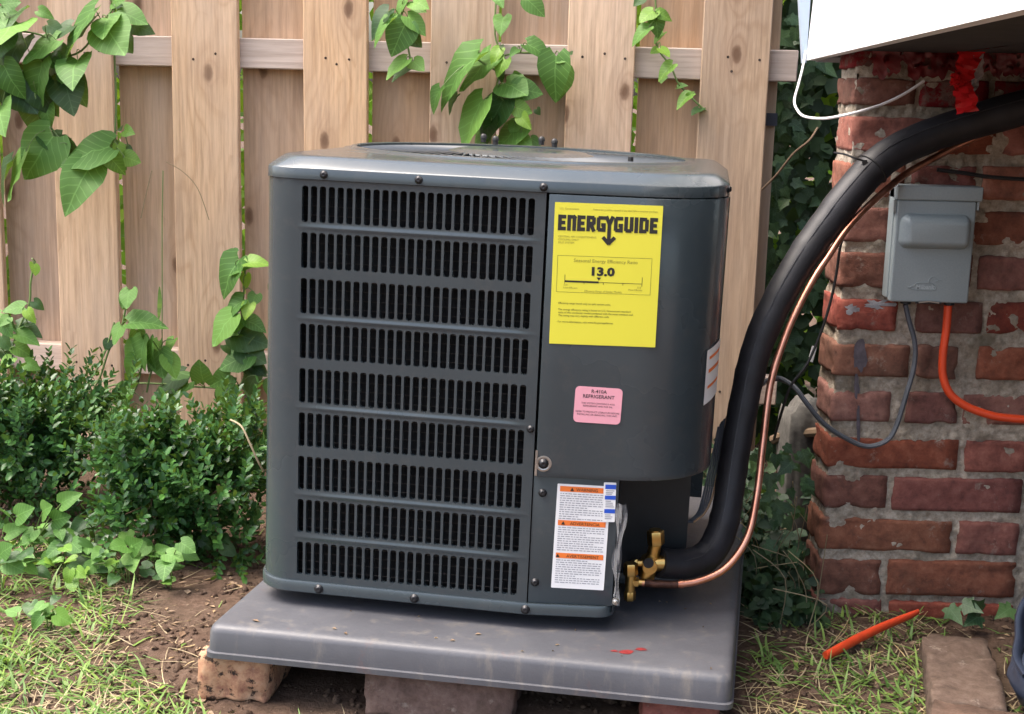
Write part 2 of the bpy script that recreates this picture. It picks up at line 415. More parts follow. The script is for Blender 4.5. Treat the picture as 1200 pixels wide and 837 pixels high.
m = MB(); m.box((xp-.089, .0562, -.1), (xp, .145, 1.8)); m.build('post', WOODP, fence, bevel=.003, world=False)
m = MB(); m.box((xp-.02, .045, .79-G), (xp+.003, .0561, .815-G)); m.build('bracket', SACK, fence, world=False)
nb = MB(); knots = MB()
for (a, b) in fronts:
    for zr in (.905, .25):
        for t in random.choice(((.22, .5, .8), (.25, .72), (.3, .5, .78))):
            x = fx(a)+(fx(b)-fx(a))*(t+random.uniform(-.09, .09)); z = zr-G+random.uniform(-.018, .018)
            nb.lathe([(0, .0030), (.0012, .0024)], (x, .0005, z), (random.uniform(-.3, .3), -1, random.uniform(-.3, .3)), 7)
tag(nb.build('nails', plain('rusty_nail', (.055, .038, .03), .6, .5), fence, world=False), kind='stuff')

# ------------------------------------------------------------------ bricks
def brick_mesh(L, D, H, seed, r=.0038, rough=.0011, nx=10, ny=4, nz=4):
    bm = bmesh.new(); bmesh.ops.create_cube(bm, size=1)
    bmesh.ops.subdivide_edges(bm, edges=bm.edges[:], cuts=7, use_grid_fill=True)
    for v in bm.verts:
        p = V((v.co.x*L, v.co.y*D, v.co.z*H)); h = V((L/2-r, D/2-r, H/2-r))
        q = V([max(-h[i], min(h[i], p[i])) for i in range(3)]); d = p-q
        if d.length > 1e-6: p = q+d.normalized()*min(r, d.length)
        s = V((seed*3.7, seed*1.3, 0))
        p += V((noise.noise(p*38+s), noise.noise(p*38+s+V((9, 0, 0))), noise.noise(p*38+s+V((0, 9, 0)))))*rough*1.3
        p += V((noise.noise(p*110+s), noise.noise(p*110+s+V((9, 0, 0))), noise.noise(p*110+s+V((0, 9, 0)))))*rough*.8
        c = noise.noise(V((p.x*42, p.y*42, p.z*42))+s*2)          # chipped arrises
        if d.length > r*.8 and c > .12: p -= d.normalized()*(c-.12)*.013
        v.co = p
    me = bpy.data.meshes.new('brick'); bm.to_mesh(me); bm.free()
    me.polygons.foreach_set('use_smooth', [True]*len(me.polygons)); return me
PY, PX, PW, PDEP, PITCHZ = 2.015, .4915, .308, .105, .0715
pier = thing('brick_pier', 'old red brick pier with crumbling mortar under the white house corner', 'brick pier', (PX+PW/2, PY+PDEP/2, G))
def pbrick(x0, x1, row, z0, z1, mat=BRICK, seed=0, fwd=0.0):
    me = brick_mesh(x1-x0, PDEP*.98, z1-z0, seed); me.materials.append(mat)
    o = link('brick', me, pier, world=False)
    o.location = ((x0+x1)/2-(PX+PW/2), -fwd, (z0+z1)/2-G)
    o.rotation_euler = (random.uniform(-.012, .012), random.uniform(-.012, .012), random.uniform(-.018, .018))
COURSES = [(703, 728, ((967, 1034), (1042, 1188))), (655, 697, ((965, 1033), (1040, 1191))), (608, 647, ((962, 1117), (1122, 1194))), (557, 597, ((966, 1040), (1046, 1199))),
    (512, 550, ((969, 1124), (1132, 1208))), (458, 495, ((973, 1044), (1060, 1123), (1129, 1213))), (403, 442, ((976, 1066), (1074, 1123), (1146, 1219))), (350, 388, ((980, 1052), (1072, 1152), (1158, 1222))),
    (295, 337, ((983, 1048), (1055, 1140), (1147, 1226))), (243, 284, ((986, 1050), (1056, 1132), (1138, 1229))), (190, 231, ((989, 1062), (1068, 1145), (1151, 1232))), (136, 178, ((993, 1092), (1098, 1170), (1176, 1236))), (90, 124, ((996, 1074), (1080, 1160), (1166, 1240))), (52, 79, ((999, 1060), (1066, 1150), (1156, 1243)))]
for row, (va, vb, cols) in enumerate(COURSES):
    for ci, (ua, ub) in enumerate(cols):
        p, q = at(ua, (va+vb)/2, PY), at(ub, (va+vb)/2, PY)
        z0, z1 = at(1000, vb, PY).z, at(1000, va, PY).z
        x0 = PX+random.uniform(-.002, .002) if ci == 0 else p.x
        pbrick(x0, q.x, row, z0+random.uniform(-.001, .001), z1+random.uniform(-.001, .001), REDB if row == 13 or (row == 12 and ci) else BRICK, row*5+ci+1, random.uniform(-.003, .003))
def mortar_core():
    """one sheet round the left, front and right of the pier, lying just behind the brick faces"""
    e = .0052; W2 = PW+.028; st = .0042; vs = []; fs = []
    path = []
    k = int(PDEP/st); path += [(PX+e, PY+PDEP-PDEP*i/k*(1-e/PDEP), (-1, 0)) for i in range(k)]
    k = int(W2/st); path += [(PX+e+(W2-2*e)*i/k, PY+e, (0, -1)) for i in range(k+1)]
    k = int(PDEP/st); path += [(PX+W2-e, PY+e+PDEP*i/k*(1-e/PDEP), (1, 0)) for i in range(1, k+1)]
    nz = int(.915/st)
    for j in range(nz+1):
        z = .915*j/nz
        for (x, y, nn) in path:
            p = V((x, y, z)); a_ = noise.noise(p*40)*.0034+noise.noise(p*95+V((5, 0, 0)))*.0030+noise.noise(p*210)*.0020
            pit = noise.noise(p*70+V((0, 7, 0)));  a_ -= max(0, pit-.25)*.010
            vs.append(p+V((nn[0], nn[1], 0))*a_)
    n = len(path); fs = [(j*n+i, j*n+i+1, j*n+n+i+1, j*n+n+i) for j in range(nz) for i in range(n-1)]
    link('mortar', new_mesh('mortar', vs, fs, True), pier, mat=MORTAR)
mortar_core()
def patch(name, cu, cv, ru, rv, mat, n=26, seed=0, edge=.5):
    vs = [at(cu, cv, PY-.0046)]
    for k in range(n):
        q = 2*pi*k/n; k_ = 1+edge*noise.noise(V((cos(q)*1.7, sin(q)*1.7, seed)))+edge*.6*noise.noise(V((cos(q)*5, sin(q)*5, seed)))
        p = at(cu+ru*cos(q)*k_, cv+rv*sin(q)*k_, PY-.0042); vs.append(p)
    o = link(name, new_mesh(name, vs, [(0, 1+k, 1+(k+1) % n) for k in range(n)]), pier, mat=mat)
BLUEP = plain('old_blue_paint', (.085, .072, .088), .7, var=.4, scale=80); PALEP = plain('flaking_grey_paint', (.26, .26, .28), .8, var=.35, scale=90)
patch('paint_drip', 1006, 496, 2.2, 22, BLUEP, seed=1, edge=.35); patch('paint_drip', 1004, 452, 3, 14, BLUEP, seed=2); patch('paint_smear', 1008, 418, 8, 17, BLUEP, seed=3, edge=.45)
patch('flaking_paint', 1026, 357, 16, 6, PALEP, seed=4, edge=1.1); patch('flaking_paint', 998, 362, 8, 5, PALEP, seed=5, edge=1.1)
# torn red film stuck across the top of the pier
vs = []; nx, nz_ = 60, 9
for i in range(nx+1):
    u = 1022+(1262-1022)*i/nx
    low = 90+16*noise.noise(V((i*.19, 4, 0)))+11*noise.noise(V((i*.61, 2, 0)))
    for j in range(nz_+1):
        v = 50+(low-50)*j/nz_
        p = at(u, v, PY-.006); p.y -= .004+.006*abs(noise.noise(V((i*.33, j*.7, 1))))+.004*noise.noise(V((i*.9, j*1.3, 2))); p.x += .003*noise.noise(V((i*.5, j*.9, 7))); vs.append(p)
fs = [(i*(nz_+1)+j, (i+1)*(nz_+1)+j, (i+1)*(nz_+1)+j+1, i*(nz_+1)+j+1) for i in range(nx) for j in range(nz_) if noise.noise(V((i*.42, j*.75, 11))) < .20]
film = link('red_film', new_mesh('red_film', vs, fs, True), None, mat=plain('old_red_film', (.115, .008, .011), .38, var=.6, scale=30, bump=.3))
tag(film, 'torn dark red plastic film stuck across the top of the brick pier', 'plastic film')

# ------------------------------------------------------------------ house
A1, A2 = at(944, 72, 2.36), at(1200, 9.5, .99)
HD = (A2-A1); HD.z = 0; HD.normalize(); HZ = (A1.z+A2.z)/2; HN = V((HD.y, -HD.x, 0))
if HN.x > 0: HN = -HN
house = thing('house', 'white sided house corner overhanging the brick pier at upper right', 'house', (A1.x, A1.y, HZ))
HL = 1.62; HI = -HN
def hp(a, b, z): return V((A1.x, A1.y, 0))+HD*a+HI*b+V((0, 0, z))
zc = 0; k = 0
while k < 9:                                                     # wide vinyl boards, each lapping the next
    zb = HZ+k*.20; zt_ = zb+.204; m = MB()
    q = [hp(.012, 0, zb), hp(HL, 0, zb), hp(HL, .0, zb+.012), hp(HL, .010, zt_), hp(.012, .010, zt_), hp(.012, 0, zb+.012), hp(.012, .016, zb), hp(HL, .016, zb)]
    m.add(q, [(0, 1, 2, 5), (5, 2, 3, 4), (0, 6, 7, 1)]); m.build('siding_board', WHITEV, house); k += 1
m = MB()
tq = [(HZ-.004, .006), (HZ+.11, .020), (HZ+1.8, .024)]
for (za, wa), (zb, wb) in zip(tq, tq[1:]):
    m.add([hp(.013, 0, za), hp(.013, -wa, za), hp(.013, -wb, zb), hp(.013, 0, zb), hp(-.012, 0, za), hp(-.012, -wa, za), hp(-.012, -wb, zb), hp(-.012, 0, zb)],
          [(0, 1, 2, 3), (4, 7, 6, 5), (1, 5, 6, 2), (0, 3, 7, 4), (0, 4, 5, 1)])
m.build('corner_trim', TRIMV, house)
m = MB(); m.add([hp(.0, .017, HZ-.002), hp(.0, 3, HZ-.002), hp(.0, 3, HZ+1.8), hp(.0, .017, HZ+1.8)], [(0, 1, 2, 3)])
m.add([hp(.014, .017, HZ-.002), hp(.014, 3, HZ-.002), hp(.014, 3, HZ+1.8), hp(.014, .017, HZ+1.8)], [(0, 1, 2, 3)]); m.build('end_wall', WHITEV, house)
m = MB(); m.add([hp(HL, 0, HZ-.002), hp(HL, 3, HZ-.002), hp(HL, 3, HZ+1.8), hp(HL, 0, HZ+1.8)], [(0, 1, 2, 3)]); m.build('front_wall', WHITEV, house)
m = MB(); m.add([hp(-.01, 0, HZ+1.8), hp(HL, 0, HZ+1.8), hp(HL, 3.0, HZ+1.8), hp(-.01, 3, HZ+1.8)], [(0, 1, 2, 3)]); m.build('roof', CONC, house)
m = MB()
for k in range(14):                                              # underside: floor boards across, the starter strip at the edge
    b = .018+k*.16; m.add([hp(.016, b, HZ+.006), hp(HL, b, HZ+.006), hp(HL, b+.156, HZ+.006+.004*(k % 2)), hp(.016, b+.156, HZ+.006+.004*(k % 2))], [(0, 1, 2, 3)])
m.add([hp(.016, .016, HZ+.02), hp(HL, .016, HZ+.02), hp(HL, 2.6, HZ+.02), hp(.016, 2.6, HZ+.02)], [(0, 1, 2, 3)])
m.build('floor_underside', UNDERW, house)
m = MB()
for a in (.40, .86, 1.30): m.box((0, 0, 0), (.045, 2.4, .10), Matrix.Translation(hp(a, .06, HZ-.10+.004)) @ Matrix(((HD.x, HI.x, 0, 0), (HD.y, HI.y, 0, 0), (0, 0, 1, 0), (0, 0, 0, 1))))
m = MB(); m.add([hp(.05, 1.25, 0), hp(HL, 1.25, 0), hp(HL, 1.25, HZ), hp(.05, 1.25, HZ)], [(0, 1, 2, 3)])
m.add([hp(-.25, .42, 0), hp(-.25, 1.25, 0), hp(-.25, 1.25, HZ+.01), hp(-.25, .42, HZ+.01)], [(0, 1, 2, 3)])
m.build('foundation_wall', CONCD, house)

# ------------------------------------------------------------------ condenser pad and the bricks under it
MBA = cam_matrix(ROLL) @ cam_matrix(2.6).inverted()               # the unit leans 1.1 degrees out of plumb on its pad
def A(p): return MBA @ V(p)
def rounded_quad(c4, r, n=6):
    out = []
    for i in range(4):
        p, a, b = V(c4[i]), V(c4[i-1]), V(c4[(i+1) % 4])
        p0 = p+(a-p).normalized()*r; p1 = p+(b-p).normalized()*r
        for k in range(n+1):
            t = k/n; out.append((1-t)**2*p0+2*t*(1-t)*p+t*t*p1)
    return out
PZ = .150
FL, FR = V((-.379, 1.632, 0)), V((.289, 1.545, 0))
BL, BR = FL+V((cos(radians(78.4)), sin(radians(78.4)), 0))*.83, FR+V((cos(radians(79.6)), sin(radians(79.6)), 0))*.85
padT = thing('condenser_pad', 'grey plastic equipment pad with rusty stains under the air conditioner', 'equipment pad', A(((FL+BR)/2).to_tuple()[:2]+(PZ-.044,)))
padT.matrix_basis = MBA @ Matrix.Translation(((FL.x+BR.x)/2, (FL.y+BR.y)/2, PZ-.044))
def pad_part():
    cen = (FL+FR+BL+BR)/4; loops = []
    for (z, ins) in ((PZ-.044, .0), (PZ-.043, -.003), (PZ-.036, -.003), (PZ-.035, 0), (PZ-.010, .001), (PZ-.005, .003), (PZ-.002, .006), (PZ-.0005, .011), (PZ, .017), (PZ, .04), (PZ-.001, .3)):
        q = [p+(cen-p).normalized()*ins*1.41 for p in (FL, FR, BR, BL)]
        loops.append([A((p.x, p.y, z)) for p in rounded_quad(q, max(.004, .016-ins*.2))])
    n = len(loops[0]); vs = sum(loops, []); fs = []
    for i in range(len(loops)-1): fs += [(i*n+k, i*n+(k+1) % n, (i+1)*n+(k+1) % n, (i+1)*n+k) for k in range(n)]
    fs += [tuple(range(n))[::-1], tuple((len(loops)-1)*n+k for k in range(n))]
    m = MB(); m.add(vs, fs); m.build('slab', PADM, padT, smooth=True)
    m = MB()
    for (u, v, s) in ((735, 764, 1.0), (752, 761, .8), (720, 763, .5)):
        p = onz(u, v, PZ+.0006, 2.6); n = 9
        pts = [A(p)]+[A(p+V((cos(2*pi*k/n)*.011*s*random.uniform(.6, 1.2), sin(2*pi*k/n)*.006*s*random.uniform(.6, 1.3), 0))) for k in range(n)]
        m.add(pts, [(0, 1+k, 1+(k+1) % n) for k in range(n)])
    m.build('red_paint_spot', plain('dried_red_paint', (.20, .022, .022), .5, var=.3, scale=120), padT)
pad_part()
def pad_debris():
    rnd = random.Random(41); vs = []; fs = []
    for _ in range(60):
        a, b = rnd.random(), rnd.random()**1.5; p = (FL.lerp(FR, a)+V((0, .012, 0))).lerp(BL.lerp(BR, a), b*.9)
        L = rnd.uniform(.001, .004)*rnd.choice((1, 1, 1, 1.6)); an = rnd.uniform(0, 6.3); d = V((cos(an), sin(an), 0))*L; e = V((-sin(an), cos(an), 0))*L*rnd.uniform(.25, .6); k = len(vs)
        c = V((p.x, p.y, PZ+.0008)); vs += [A(c-d), A(c-e+V((0, 0, .0012))), A(c+d), A(c+e+V((0, 0, .0016)))]; fs += [(k, k+1, k+2), (k, k+2, k+3)]
    tag(link('debris', new_mesh('debris', vs, fs), padT, mat=DEADL), kind='stuff')
pad_debris()
def loose_brick(name, label, cen, L, D, H, rz, mat, seed, group):
    me = brick_mesh(L, D, H, seed, .005, .0022); me.materials.append(mat)
    o = link(name, me); o.location = cen; o.rotation_euler = (0, 0, rz); return tag(o, label, 'brick', group)
def padbottom(x, y): return A((x, y, PZ-.044)).z
GB = 'bricks propping up the equipment pad'
p = at(281, 790, 1.640); loose_brick('brick', 'orange and yellow painted brick with black patches under the pad corner', (p.x, p.y+.10, padbottom(p.x, p.y)-.034), .094, .2, .068, radians(-6), PAINTB, 51, GB)
p = at(519, 800, 1.608); loose_brick('brick', 'plain brown brick lying lengthwise under the middle of the pad', (p.x, p.y+.052, padbottom(p.x, p.y)-.0335), .196, .098, .067, radians(-7), BROWNB, 52, GB)
p = at(803, 830, 1.575); loose_brick('brick', 'half hidden reddish brick under the right front of the pad', (p.x, p.y+.06, padbottom(p.x, p.y)-.034), .10, .1, .068, radians(-5), BRICK, 53, GB)
# edging bricks at lower right
GE = 'bricks lying in a row on the ground beside the pier'
def ground_brick(c4, ztop, mat, seed, label):
    P = [onz(u, v, ztop) for u, v in c4]; c = sum(P, V((0, 0, 0)))/4
    ax = ((P[1]+P[2])/2-(P[0]+P[3])/2); ay = ((P[3]+P[2])/2-(P[0]+P[1])/2)
    me = brick_mesh(ax.length, ay.length, .066, seed, .005, .0036); me.materials.append(mat)
    o = link('brick', me); o.location = (c.x, c.y, ztop-.033); o.rotation_euler = (.03, .03, atan2(ay.y, ay.x)-pi/2); tag(o, label, 'brick', GE)
ground_brick([(1086, 818), (1188, 824), (1152, 746), (1086, 745)], .090, BROWNB, 61, 'brown dusty brick lying flat in front of the pier, white flecks on top')
ground_brick([(1090, 950), (1225, 945), (1196, 827), (1102, 831)], .092, BROWNB, 62, 'brown brick at the bottom edge, only its back end in view')

# ------------------------------------------------------------------ air conditioner (all plan coordinates in the unit's own upright frame)
S = V((.034, 1.670, 0)); ZB, ZT = .185, .7215
YG = radians(8.24)
dL = V((-cos(YG), sin(YG), 0)); nF = V((-sin(YG), -cos(YG), 0))
ac = thing('air_conditioner', 'grey outdoor air conditioner with louvered front and yellow energy label', 'air conditioner', (0, 0, 0))
UB = V((0.0, 1.99, PZ)); ac.matrix_basis = MBA @ Matrix.Translation(UB)
R1 = .045; T1 = .3245
def left_path(s):
    """point and outward normal, s measured from the seam to the left, round the corner and back along the left side"""
    if s <= T1: return S+dL*s, nF.copy()
    c = S+dL*T1-nF*R1; q = (s-T1)/R1
    if q < pi/2: return c+nF*R1*cos(q)+dL*R1*sin(q), nF*cos(q)+dL*sin(q)
    e = s-T1-R1*pi/2
    return c+dL*R1-nF*e, dL.copy()
PL, R2 = .121, .118                                             # access panel: flat run, then a wide rounded corner
dR = V((1, 0, 0)); nP = V((0, -1, 0)); TURN = radians(82)
def right_path(s):
    if s <= PL: return S+dR*s, nP.copy()
    c = S+dR*PL-nP*R2; q = (s-PL)/R2
    if q < TURN: return c+nP*R2*cos(q)+dR*R2*sin(q), nP*cos(q)+dR*sin(q)
    n = nP*cos(TURN)+dR*sin(TURN); t = -nP*sin(TURN)*1+dR*cos(TURN); t = V((cos(TURN)*dR.x, sin(TURN), 0))
    return c+n*R2+t*(s-PL-R2*TURN), n
SL_END = T1+R1*pi/2+.50; SR_END = PL+R2*TURN+.42
def lp(s, z, o=0.0): p, n = left_path(s); return A(V((p.x, p.y, z))+n*o)
def rp(s, z, o=0.0): p, n = right_path(s); return A(V((p.x, p.y, z))+n*o)
def louvered_panel():
    m = MB(); DEPTH = .007
    rows = [(.7137-i*.0592-.0462, .7137-i*.0592) for i in range(9)]
    NS = 26; s0, s1 = .0125, .3150; pitch = (s1-s0)/NS
    zsteps = [ZB]+[z for r in reversed(rows) for z in r]+[ZT]
    def cellquad(sa, sb, za, zb):
        m.add([lp(sa, za), lp(sb, za), lp(sb, zb), lp(sa, zb)], [(0, 1, 2, 3)])
    def slot_row(sa, n, pt, za, zb):
        for i in range(n):
            a, b = sa+i*pt, sa+(i+1)*pt; w0, w1 = a+.0017, b-.0017; r = .0028; inner = []
            for (cx, cz, q0) in ((w1-r, za+r, -90), (w1-r, zb-r, 0), (w0+r, zb-r, 90), (w0+r, za+r, 180)):
                for k in range(3):
                    q = radians(q0+45*k); inner.append((cx+r*cos(q), cz+r*sin(q)))
            outer = [(b, za-.0006), (b, zb+.0006), (a, zb+.0006), (a, za-.0006)]
            vs = [lp(*q) for q in inner]+[lp(*q) for q in outer]+[lp(q[0], q[1], -.0012 if True else 0) for q in inner]+[lp(q[0], q[1], -DEPTH) for q in inner]
            fs = []
            for c in range(4):
                o0 = 12+c; o1 = 12+(c+1) % 4; i0 = c*3
                fs += [(o0, i0+1, i0), (o0, i0+2, i0+1), (o0, o1, (i0+3) % 12, i0+2)]
            fs = [f[::-1] for f in fs]
            for k in range(12):
                fs.append((k, (k+1) % 12, 16+(k+1) % 12, 16+k)); fs.append((16+k, 16+(k+1) % 12, 28+(k+1) % 12, 28+k))
            m.add(vs, fs)
    sl0 = T1+R1*pi/2+.02; nl = 38
    corner = [s1+(T1-s1)*.5, T1]+[T1+R1*pi/2*k/10 for k in range(1, 11)]+[sl0]
    for (za, zb) in rows:
        za -= .0006; zb += .0006
        slot_row(s0, NS, pitch, za+.0006, zb-.0006); slot_row(sl0, nl, .0118, za+.0006, zb-.0006)
        cellquad(.0004, s0, za, zb)
        cs = [s1]+corner
        for a, b in zip(cs, cs[1:]): cellquad(a, b, za, zb)
        cellquad(sl0+nl*.0118, SL_END, za, zb)
    bands = [(ZB, rows[8][0]-.0006)]+[(rows[i+1][1]+.0006, rows[i][0]-.0006) for i in range(8)]+[(rows[0][1]+.0006, ZT)]
    ss = [.0004, s0]+[s0+i*pitch for i in range(2, NS, 4)]+[s1]+corner+[sl0+nl*.0118, SL_END]
    for bi, (za, zb) in enumerate(bands):
        inner = 1 <= bi <= 8
        hs = [(za, 0), (zb, 0)]
        if inner and bi in (1, 3, 5, 7, 8):                       # a pressed bead between rows of louvres
            mid = (za+zb)/2; hs = [(za, 0), (mid-.0028, 0), (mid-.0012, .0011), (mid+.0012, .0011), (mid+.0028, 0), (zb, 0)]
        for (z_a, o_a), (z_b, o_b) in zip(hs, hs[1:]):
            for a, b in zip(ss, ss[1:]):
                fa = 1 if .035 < a < .30 else 0; fb = 1 if .035 < b < .30 else 0
                m.add([lp(a, z_a, o_a*fa), lp(b, z_a, o_a*fb), lp(b, z_b, o_b*fb), lp(a, z_b, o_b*fa)], [(0, 1, 2, 3)])
    me = new_mesh('louvered_panel', m.v, m.f)
    bm = bmesh.new(); bm.from_mesh(me); bmesh.ops.remove_doubles(bm, verts=bm.verts, dist=.00012); bmesh.ops.recalc_face_normals(bm, faces=bm.faces)
    bm.to_mesh(me); bm.free(); me.polygons.foreach_set('use_smooth', [True]*len(me.polygons)); sharp(me, 35)
    link('louvered_panel', me, ac, mat=PAINT)
louvered_panel()
def sheet(name, path, ss, zs, mat, off=0.0, thick=.002, parent=None, lipz=0.0):
    """a bent sheet with thickness following a plan path"""
    m = MB(); n = len(ss); vs = []
    for o in (off, off-thick):
        for z in zs: vs += [path(s, z, o) for s in ss]
    k = n*len(zs); fs = []
    for j in range(len(zs)-1):
        for i in range(n-1):
            a = j*n+i; fs.append((a, a+1, a+n+1, a+n)); fs.append((k+a, k+a+n, k+a+n+1, k+a+1))
    for i in range(n-1):
        fs.append((i, k+i, k+i+1, i+1)); t = (len(zs)-1)*n+i; fs.append((t, t+1, k+t+1, k+t))
    for j in range(len(zs)-1):
        fs.append((j*n, j*n+n, k+j*n+n, k+j*n)); b = j*n+n-1; fs.append((b, k+b, k+b+n, b+n))
    m.add(vs, fs); return m.build(name, mat, parent, bevel=.0012, seg=2)
cs = [PL+R2*TURN*k/14 for k in range(15)]
# control cover: flat face and wide rounded corner, pressed lip along its lower edge
ap = sheet('access_panel', rp, [.0030, .03, .06, .09]+cs+[SR_END], [.3585, .366, .50, .7205], PAINT, .0045, .006, ac)
sheet('service_panel', rp, [.001, .05, .112], [ZB+.0005, .27, .365], PAINT, -.001, .0025, ac)
sheet('rear_panel', lambda s, z, o: A(left_path(SL_END)[0].lerp(right_path(SR_END)[0], s)+V((0, o, z))), [0, .5, 1], [ZB, ZT], PAINT, 0, .003, ac)
m = MB()                                                        # seam strip behind the joint
m.add([lp(.0, ZB), lp(.0, ZT), lp(.0, ZT, -.012), lp(.0, ZB, -.012), rp(.0045, ZT, -.008), rp(.0045, ZB, -.008)], [(0, 1, 2, 3), (3, 2, 4, 5)]); m.build('seam_channel', DARKM, ac)
# recessed lower corner where the valves sit
m = MB(); c0 = S+dR*.112; c1 = V((.160, 1.815, 0)); c2 = V((.258, 1.815, 0))
for p, q in ((c0, c1), (c1, c2)):
    m.add([A((p.x, p.y, ZB-.01)), A((q.x, q.y, ZB-.01)), A((q.x, q.y, .3598)), A((p.x, p.y, .3598))], [(0, 1, 2, 3)])
m.add([A((c0.x, c0.y+.004, .3594)), A((c1.x, c1.y, .3594)), A((c2.x, c2.y, .3594)), A((.250, 1.745, .3594)), A((.215, 1.70, .3594))], [(0, 1, 2, 3, 4)])
m.add([A((.258, 1.815, ZB-.01)), A((.285, 2.2, ZB-.01)), A((.285, 2.2, .36)), A((.258, 1.815, .36))], [(0, 1, 2, 3)])
m.build('valve_recess', DARKM, ac)
# coil and wire guard behind the louvres
def inset(s, z, o): return lp(s, z, o)
m = MB(); ss = [.0, .1, .2, T1]+[T1+R1*pi/2*k/5 for k in range(1, 6)]+[SL_END]
for a, b in zip(ss, ss[1:]): m.add([lp(a, ZB, -.026), lp(b, ZB, -.026), lp(b, ZT, -.026), lp(a, ZT, -.026)], [(0, 1, 2, 3)])
m.build('coil', COIL, ac)
m = MB()
for k in range(44):
    z = ZB+.01+k*.012; m.tube([lp(s, z, -.019) for s in (.002, .1, .2, T1)], .0007, 4, caps=False)
tag(m.build('wire_guard', plain('guard_wire', (.045, .036, .032), .5, .3), ac, smooth=True), kind='stuff')
# base pan
def base_loop(o, z):
    pts = [left_path(s) for s in [SL_END, T1+R1*pi/2]+[T1+R1*pi/2*(1-k/8) for k in range(1, 9)]+[.2, .1]]
    out = [A(V((p.x, p.y, z))+n*o) for p, n in pts]
    q = S+nF*o*.5+nP*o*.5; out.append(A((q.x, q.y, z)))
    r = .022; c = S+dR*(.114-r)-nP*r
    for k in range(7):
        t = radians(82)*k/6; n = nP*cos(t)+dR*sin(t); out.append(A(V((c.x, c.y, z))+n*(r+o)))
    out.append(A((.161+o, 1.80, z))); out.append(A((.255, 1.80-o, z))); out.append(A((.28+o, 2.2, z)))
    return out
m = MB(); L0 = [base_loop(.0012, .1725), base_loop(.0036, .1705), base_loop(.0036, .1712), base_loop(.0036, .1835), base_loop(.0026, .1852), base_loop(-.004, .1855)]
L0[0] = base_loop(-.004, .1695); L0[1] = base_loop(.0022, .1697)
n = len(L0[0]); vs = sum(L0, []); fs = []
for i in range(len(L0)-1): fs += [(i*n+k, i*n+(k+1) % n, (i+1)*n+(k+1) % n, (i+1)*n+k) for k in range(n)]
fs += [tuple(range(n))[::-1], tuple((len(L0)-1)*n+k for k in range(n))]
m.add(vs, fs); m.build('base_pan', PAINT, ac, smooth=True)
for (x, y) in ((-.25, 1.78), (.06, 1.74), (.22, 2.1), (-.17, 2.2)):
    m = MB(); m.lathe([(0, .018), (.0194, .016)], A((x, y, PZ+.0005)), MBA.to_3x3() @ V((0, 0, 1)), 12); m.build('foot', BLACK, ac, smooth=True)
# lid
LC = V((0.0, 2.03, 0)); NL = 112; RING = .247
def outline(o):
    pts = [(left_path(s)[0]+left_path(s)[1]*o) for s in [SL_END-.03]+[T1+R1*pi/2*(1-k/14) for k in range(0, 15)]+[.25, .15, .06, .0]]
    pts += [(right_path(s)[0]+right_path(s)[1]*(o)) for s in [.03, .08]+[PL+R2*TURN*k/16 for k in range(17)]+[SR_END]]
    return pts
def resample(pts):
    out = []
    for k in range(NL):
        th = 2*pi*k/NL; d = V((cos(th), sin(th), 0)); best = None
        for a, b in zip(pts, pts[1:]+pts[:1]):
            e = b-a; den = d.x*e.y-d.y*e.x
            if abs(den) < 1e-9: continue
            w = a-LC; t = (w.x*e.y-w.y*e.x)/den; u = (w.x*d.y-w.y*d.x)/den
            if t > 0 and -1e-6 <= u <= 1+1e-6 and (best is None or t < best): best = t
        out.append(LC+d*best)
    return out
def circ(r): return [LC+V((cos(2*pi*k/NL), sin(2*pi*k/NL), 0))*r for k in range(NL)]
def lid():
    base = resample(outline(.0030)); prof = []
    def ins(d): return [p+(LC-p).normalized()*d for p in base]
    prof += [(ins(.004), .7235), (base, .7222), (base, .7230), (base, .7350), (ins(.0008), .7362), (ins(.0024), .7374), (ins(.010), .7420), (ins(.018), .7465), (ins(.023), .7490), (ins(.027), .7504), (ins(.032), .7511), (ins(.038), .7513)]
    prof += [(circ(RING+.016), .7516), (circ(RING+.008), .7522), (circ(RING+.005), .7548), (circ(RING+.001), .7556), (circ(RING-.003), .7545), (circ(RING-.004), .735), (circ(RING-.004), .66)]
    vs = []; fs = []
    for lo, z in prof: vs += [A((p.x, p.y, z)) for p in lo]
    for i in range(len(prof)-1): fs += [(i*NL+k, i*NL+(k+1) % NL, (i+1)*NL+(k+1) % NL, (i+1)*NL+k) for k in range(NL)]
    m = MB(); m.add(vs, fs); return m.build('lid', PAINT, ac, smooth=True)
lid_o = lid()
m = MB(); m.lathe([(0, RING-.006), (.004, RING-.006)], A(LC+V((0, 0, .62))), MBA.to_3x3() @ V((0, 0, 1)), 40); m.build('fan_well', DARKM, lid_o)
# guard: spiral wires, rings, hub plate, studs
gw = MB(); NW = 72
def gzz(r): return .7500+.004*(1-(r/RING)**2)
for k in range(NW):
    pts = []
    for j in range(7):
        r = .085+(RING-.001-.085)*j/6; th = 2*pi*k/NW+.55*j/6
        pts.append(A(LC+V((cos(th)*r, sin(th)*r, gzz(r)))))
    gw.tube(pts, .0013, 5)
for r in (.12, .165, .205): gw.tube([A(LC+V((cos(2*pi*k/48)*r, sin(2*pi*k/48)*r, gzz(r)-.002))) for k in range(49)], .0016, 5, caps=False)
tag(gw.build('fan_guard', plain('guard_paint', (.05, .058, .066), .35), lid_o, smooth=True), kind='stuff')
hb = MB(); up = MBA.to_3x3() @ V((0, 0, 1))
hb.lathe([(-.01, .095), (.000, .112), (.0020, .111), (.0062, .096), (.0076, .088), (.0080, .03)], A(LC+V((0, -.02, .7515))), up, 40); hb.build('hub_plate', PAINT, lid_o, smooth=True)
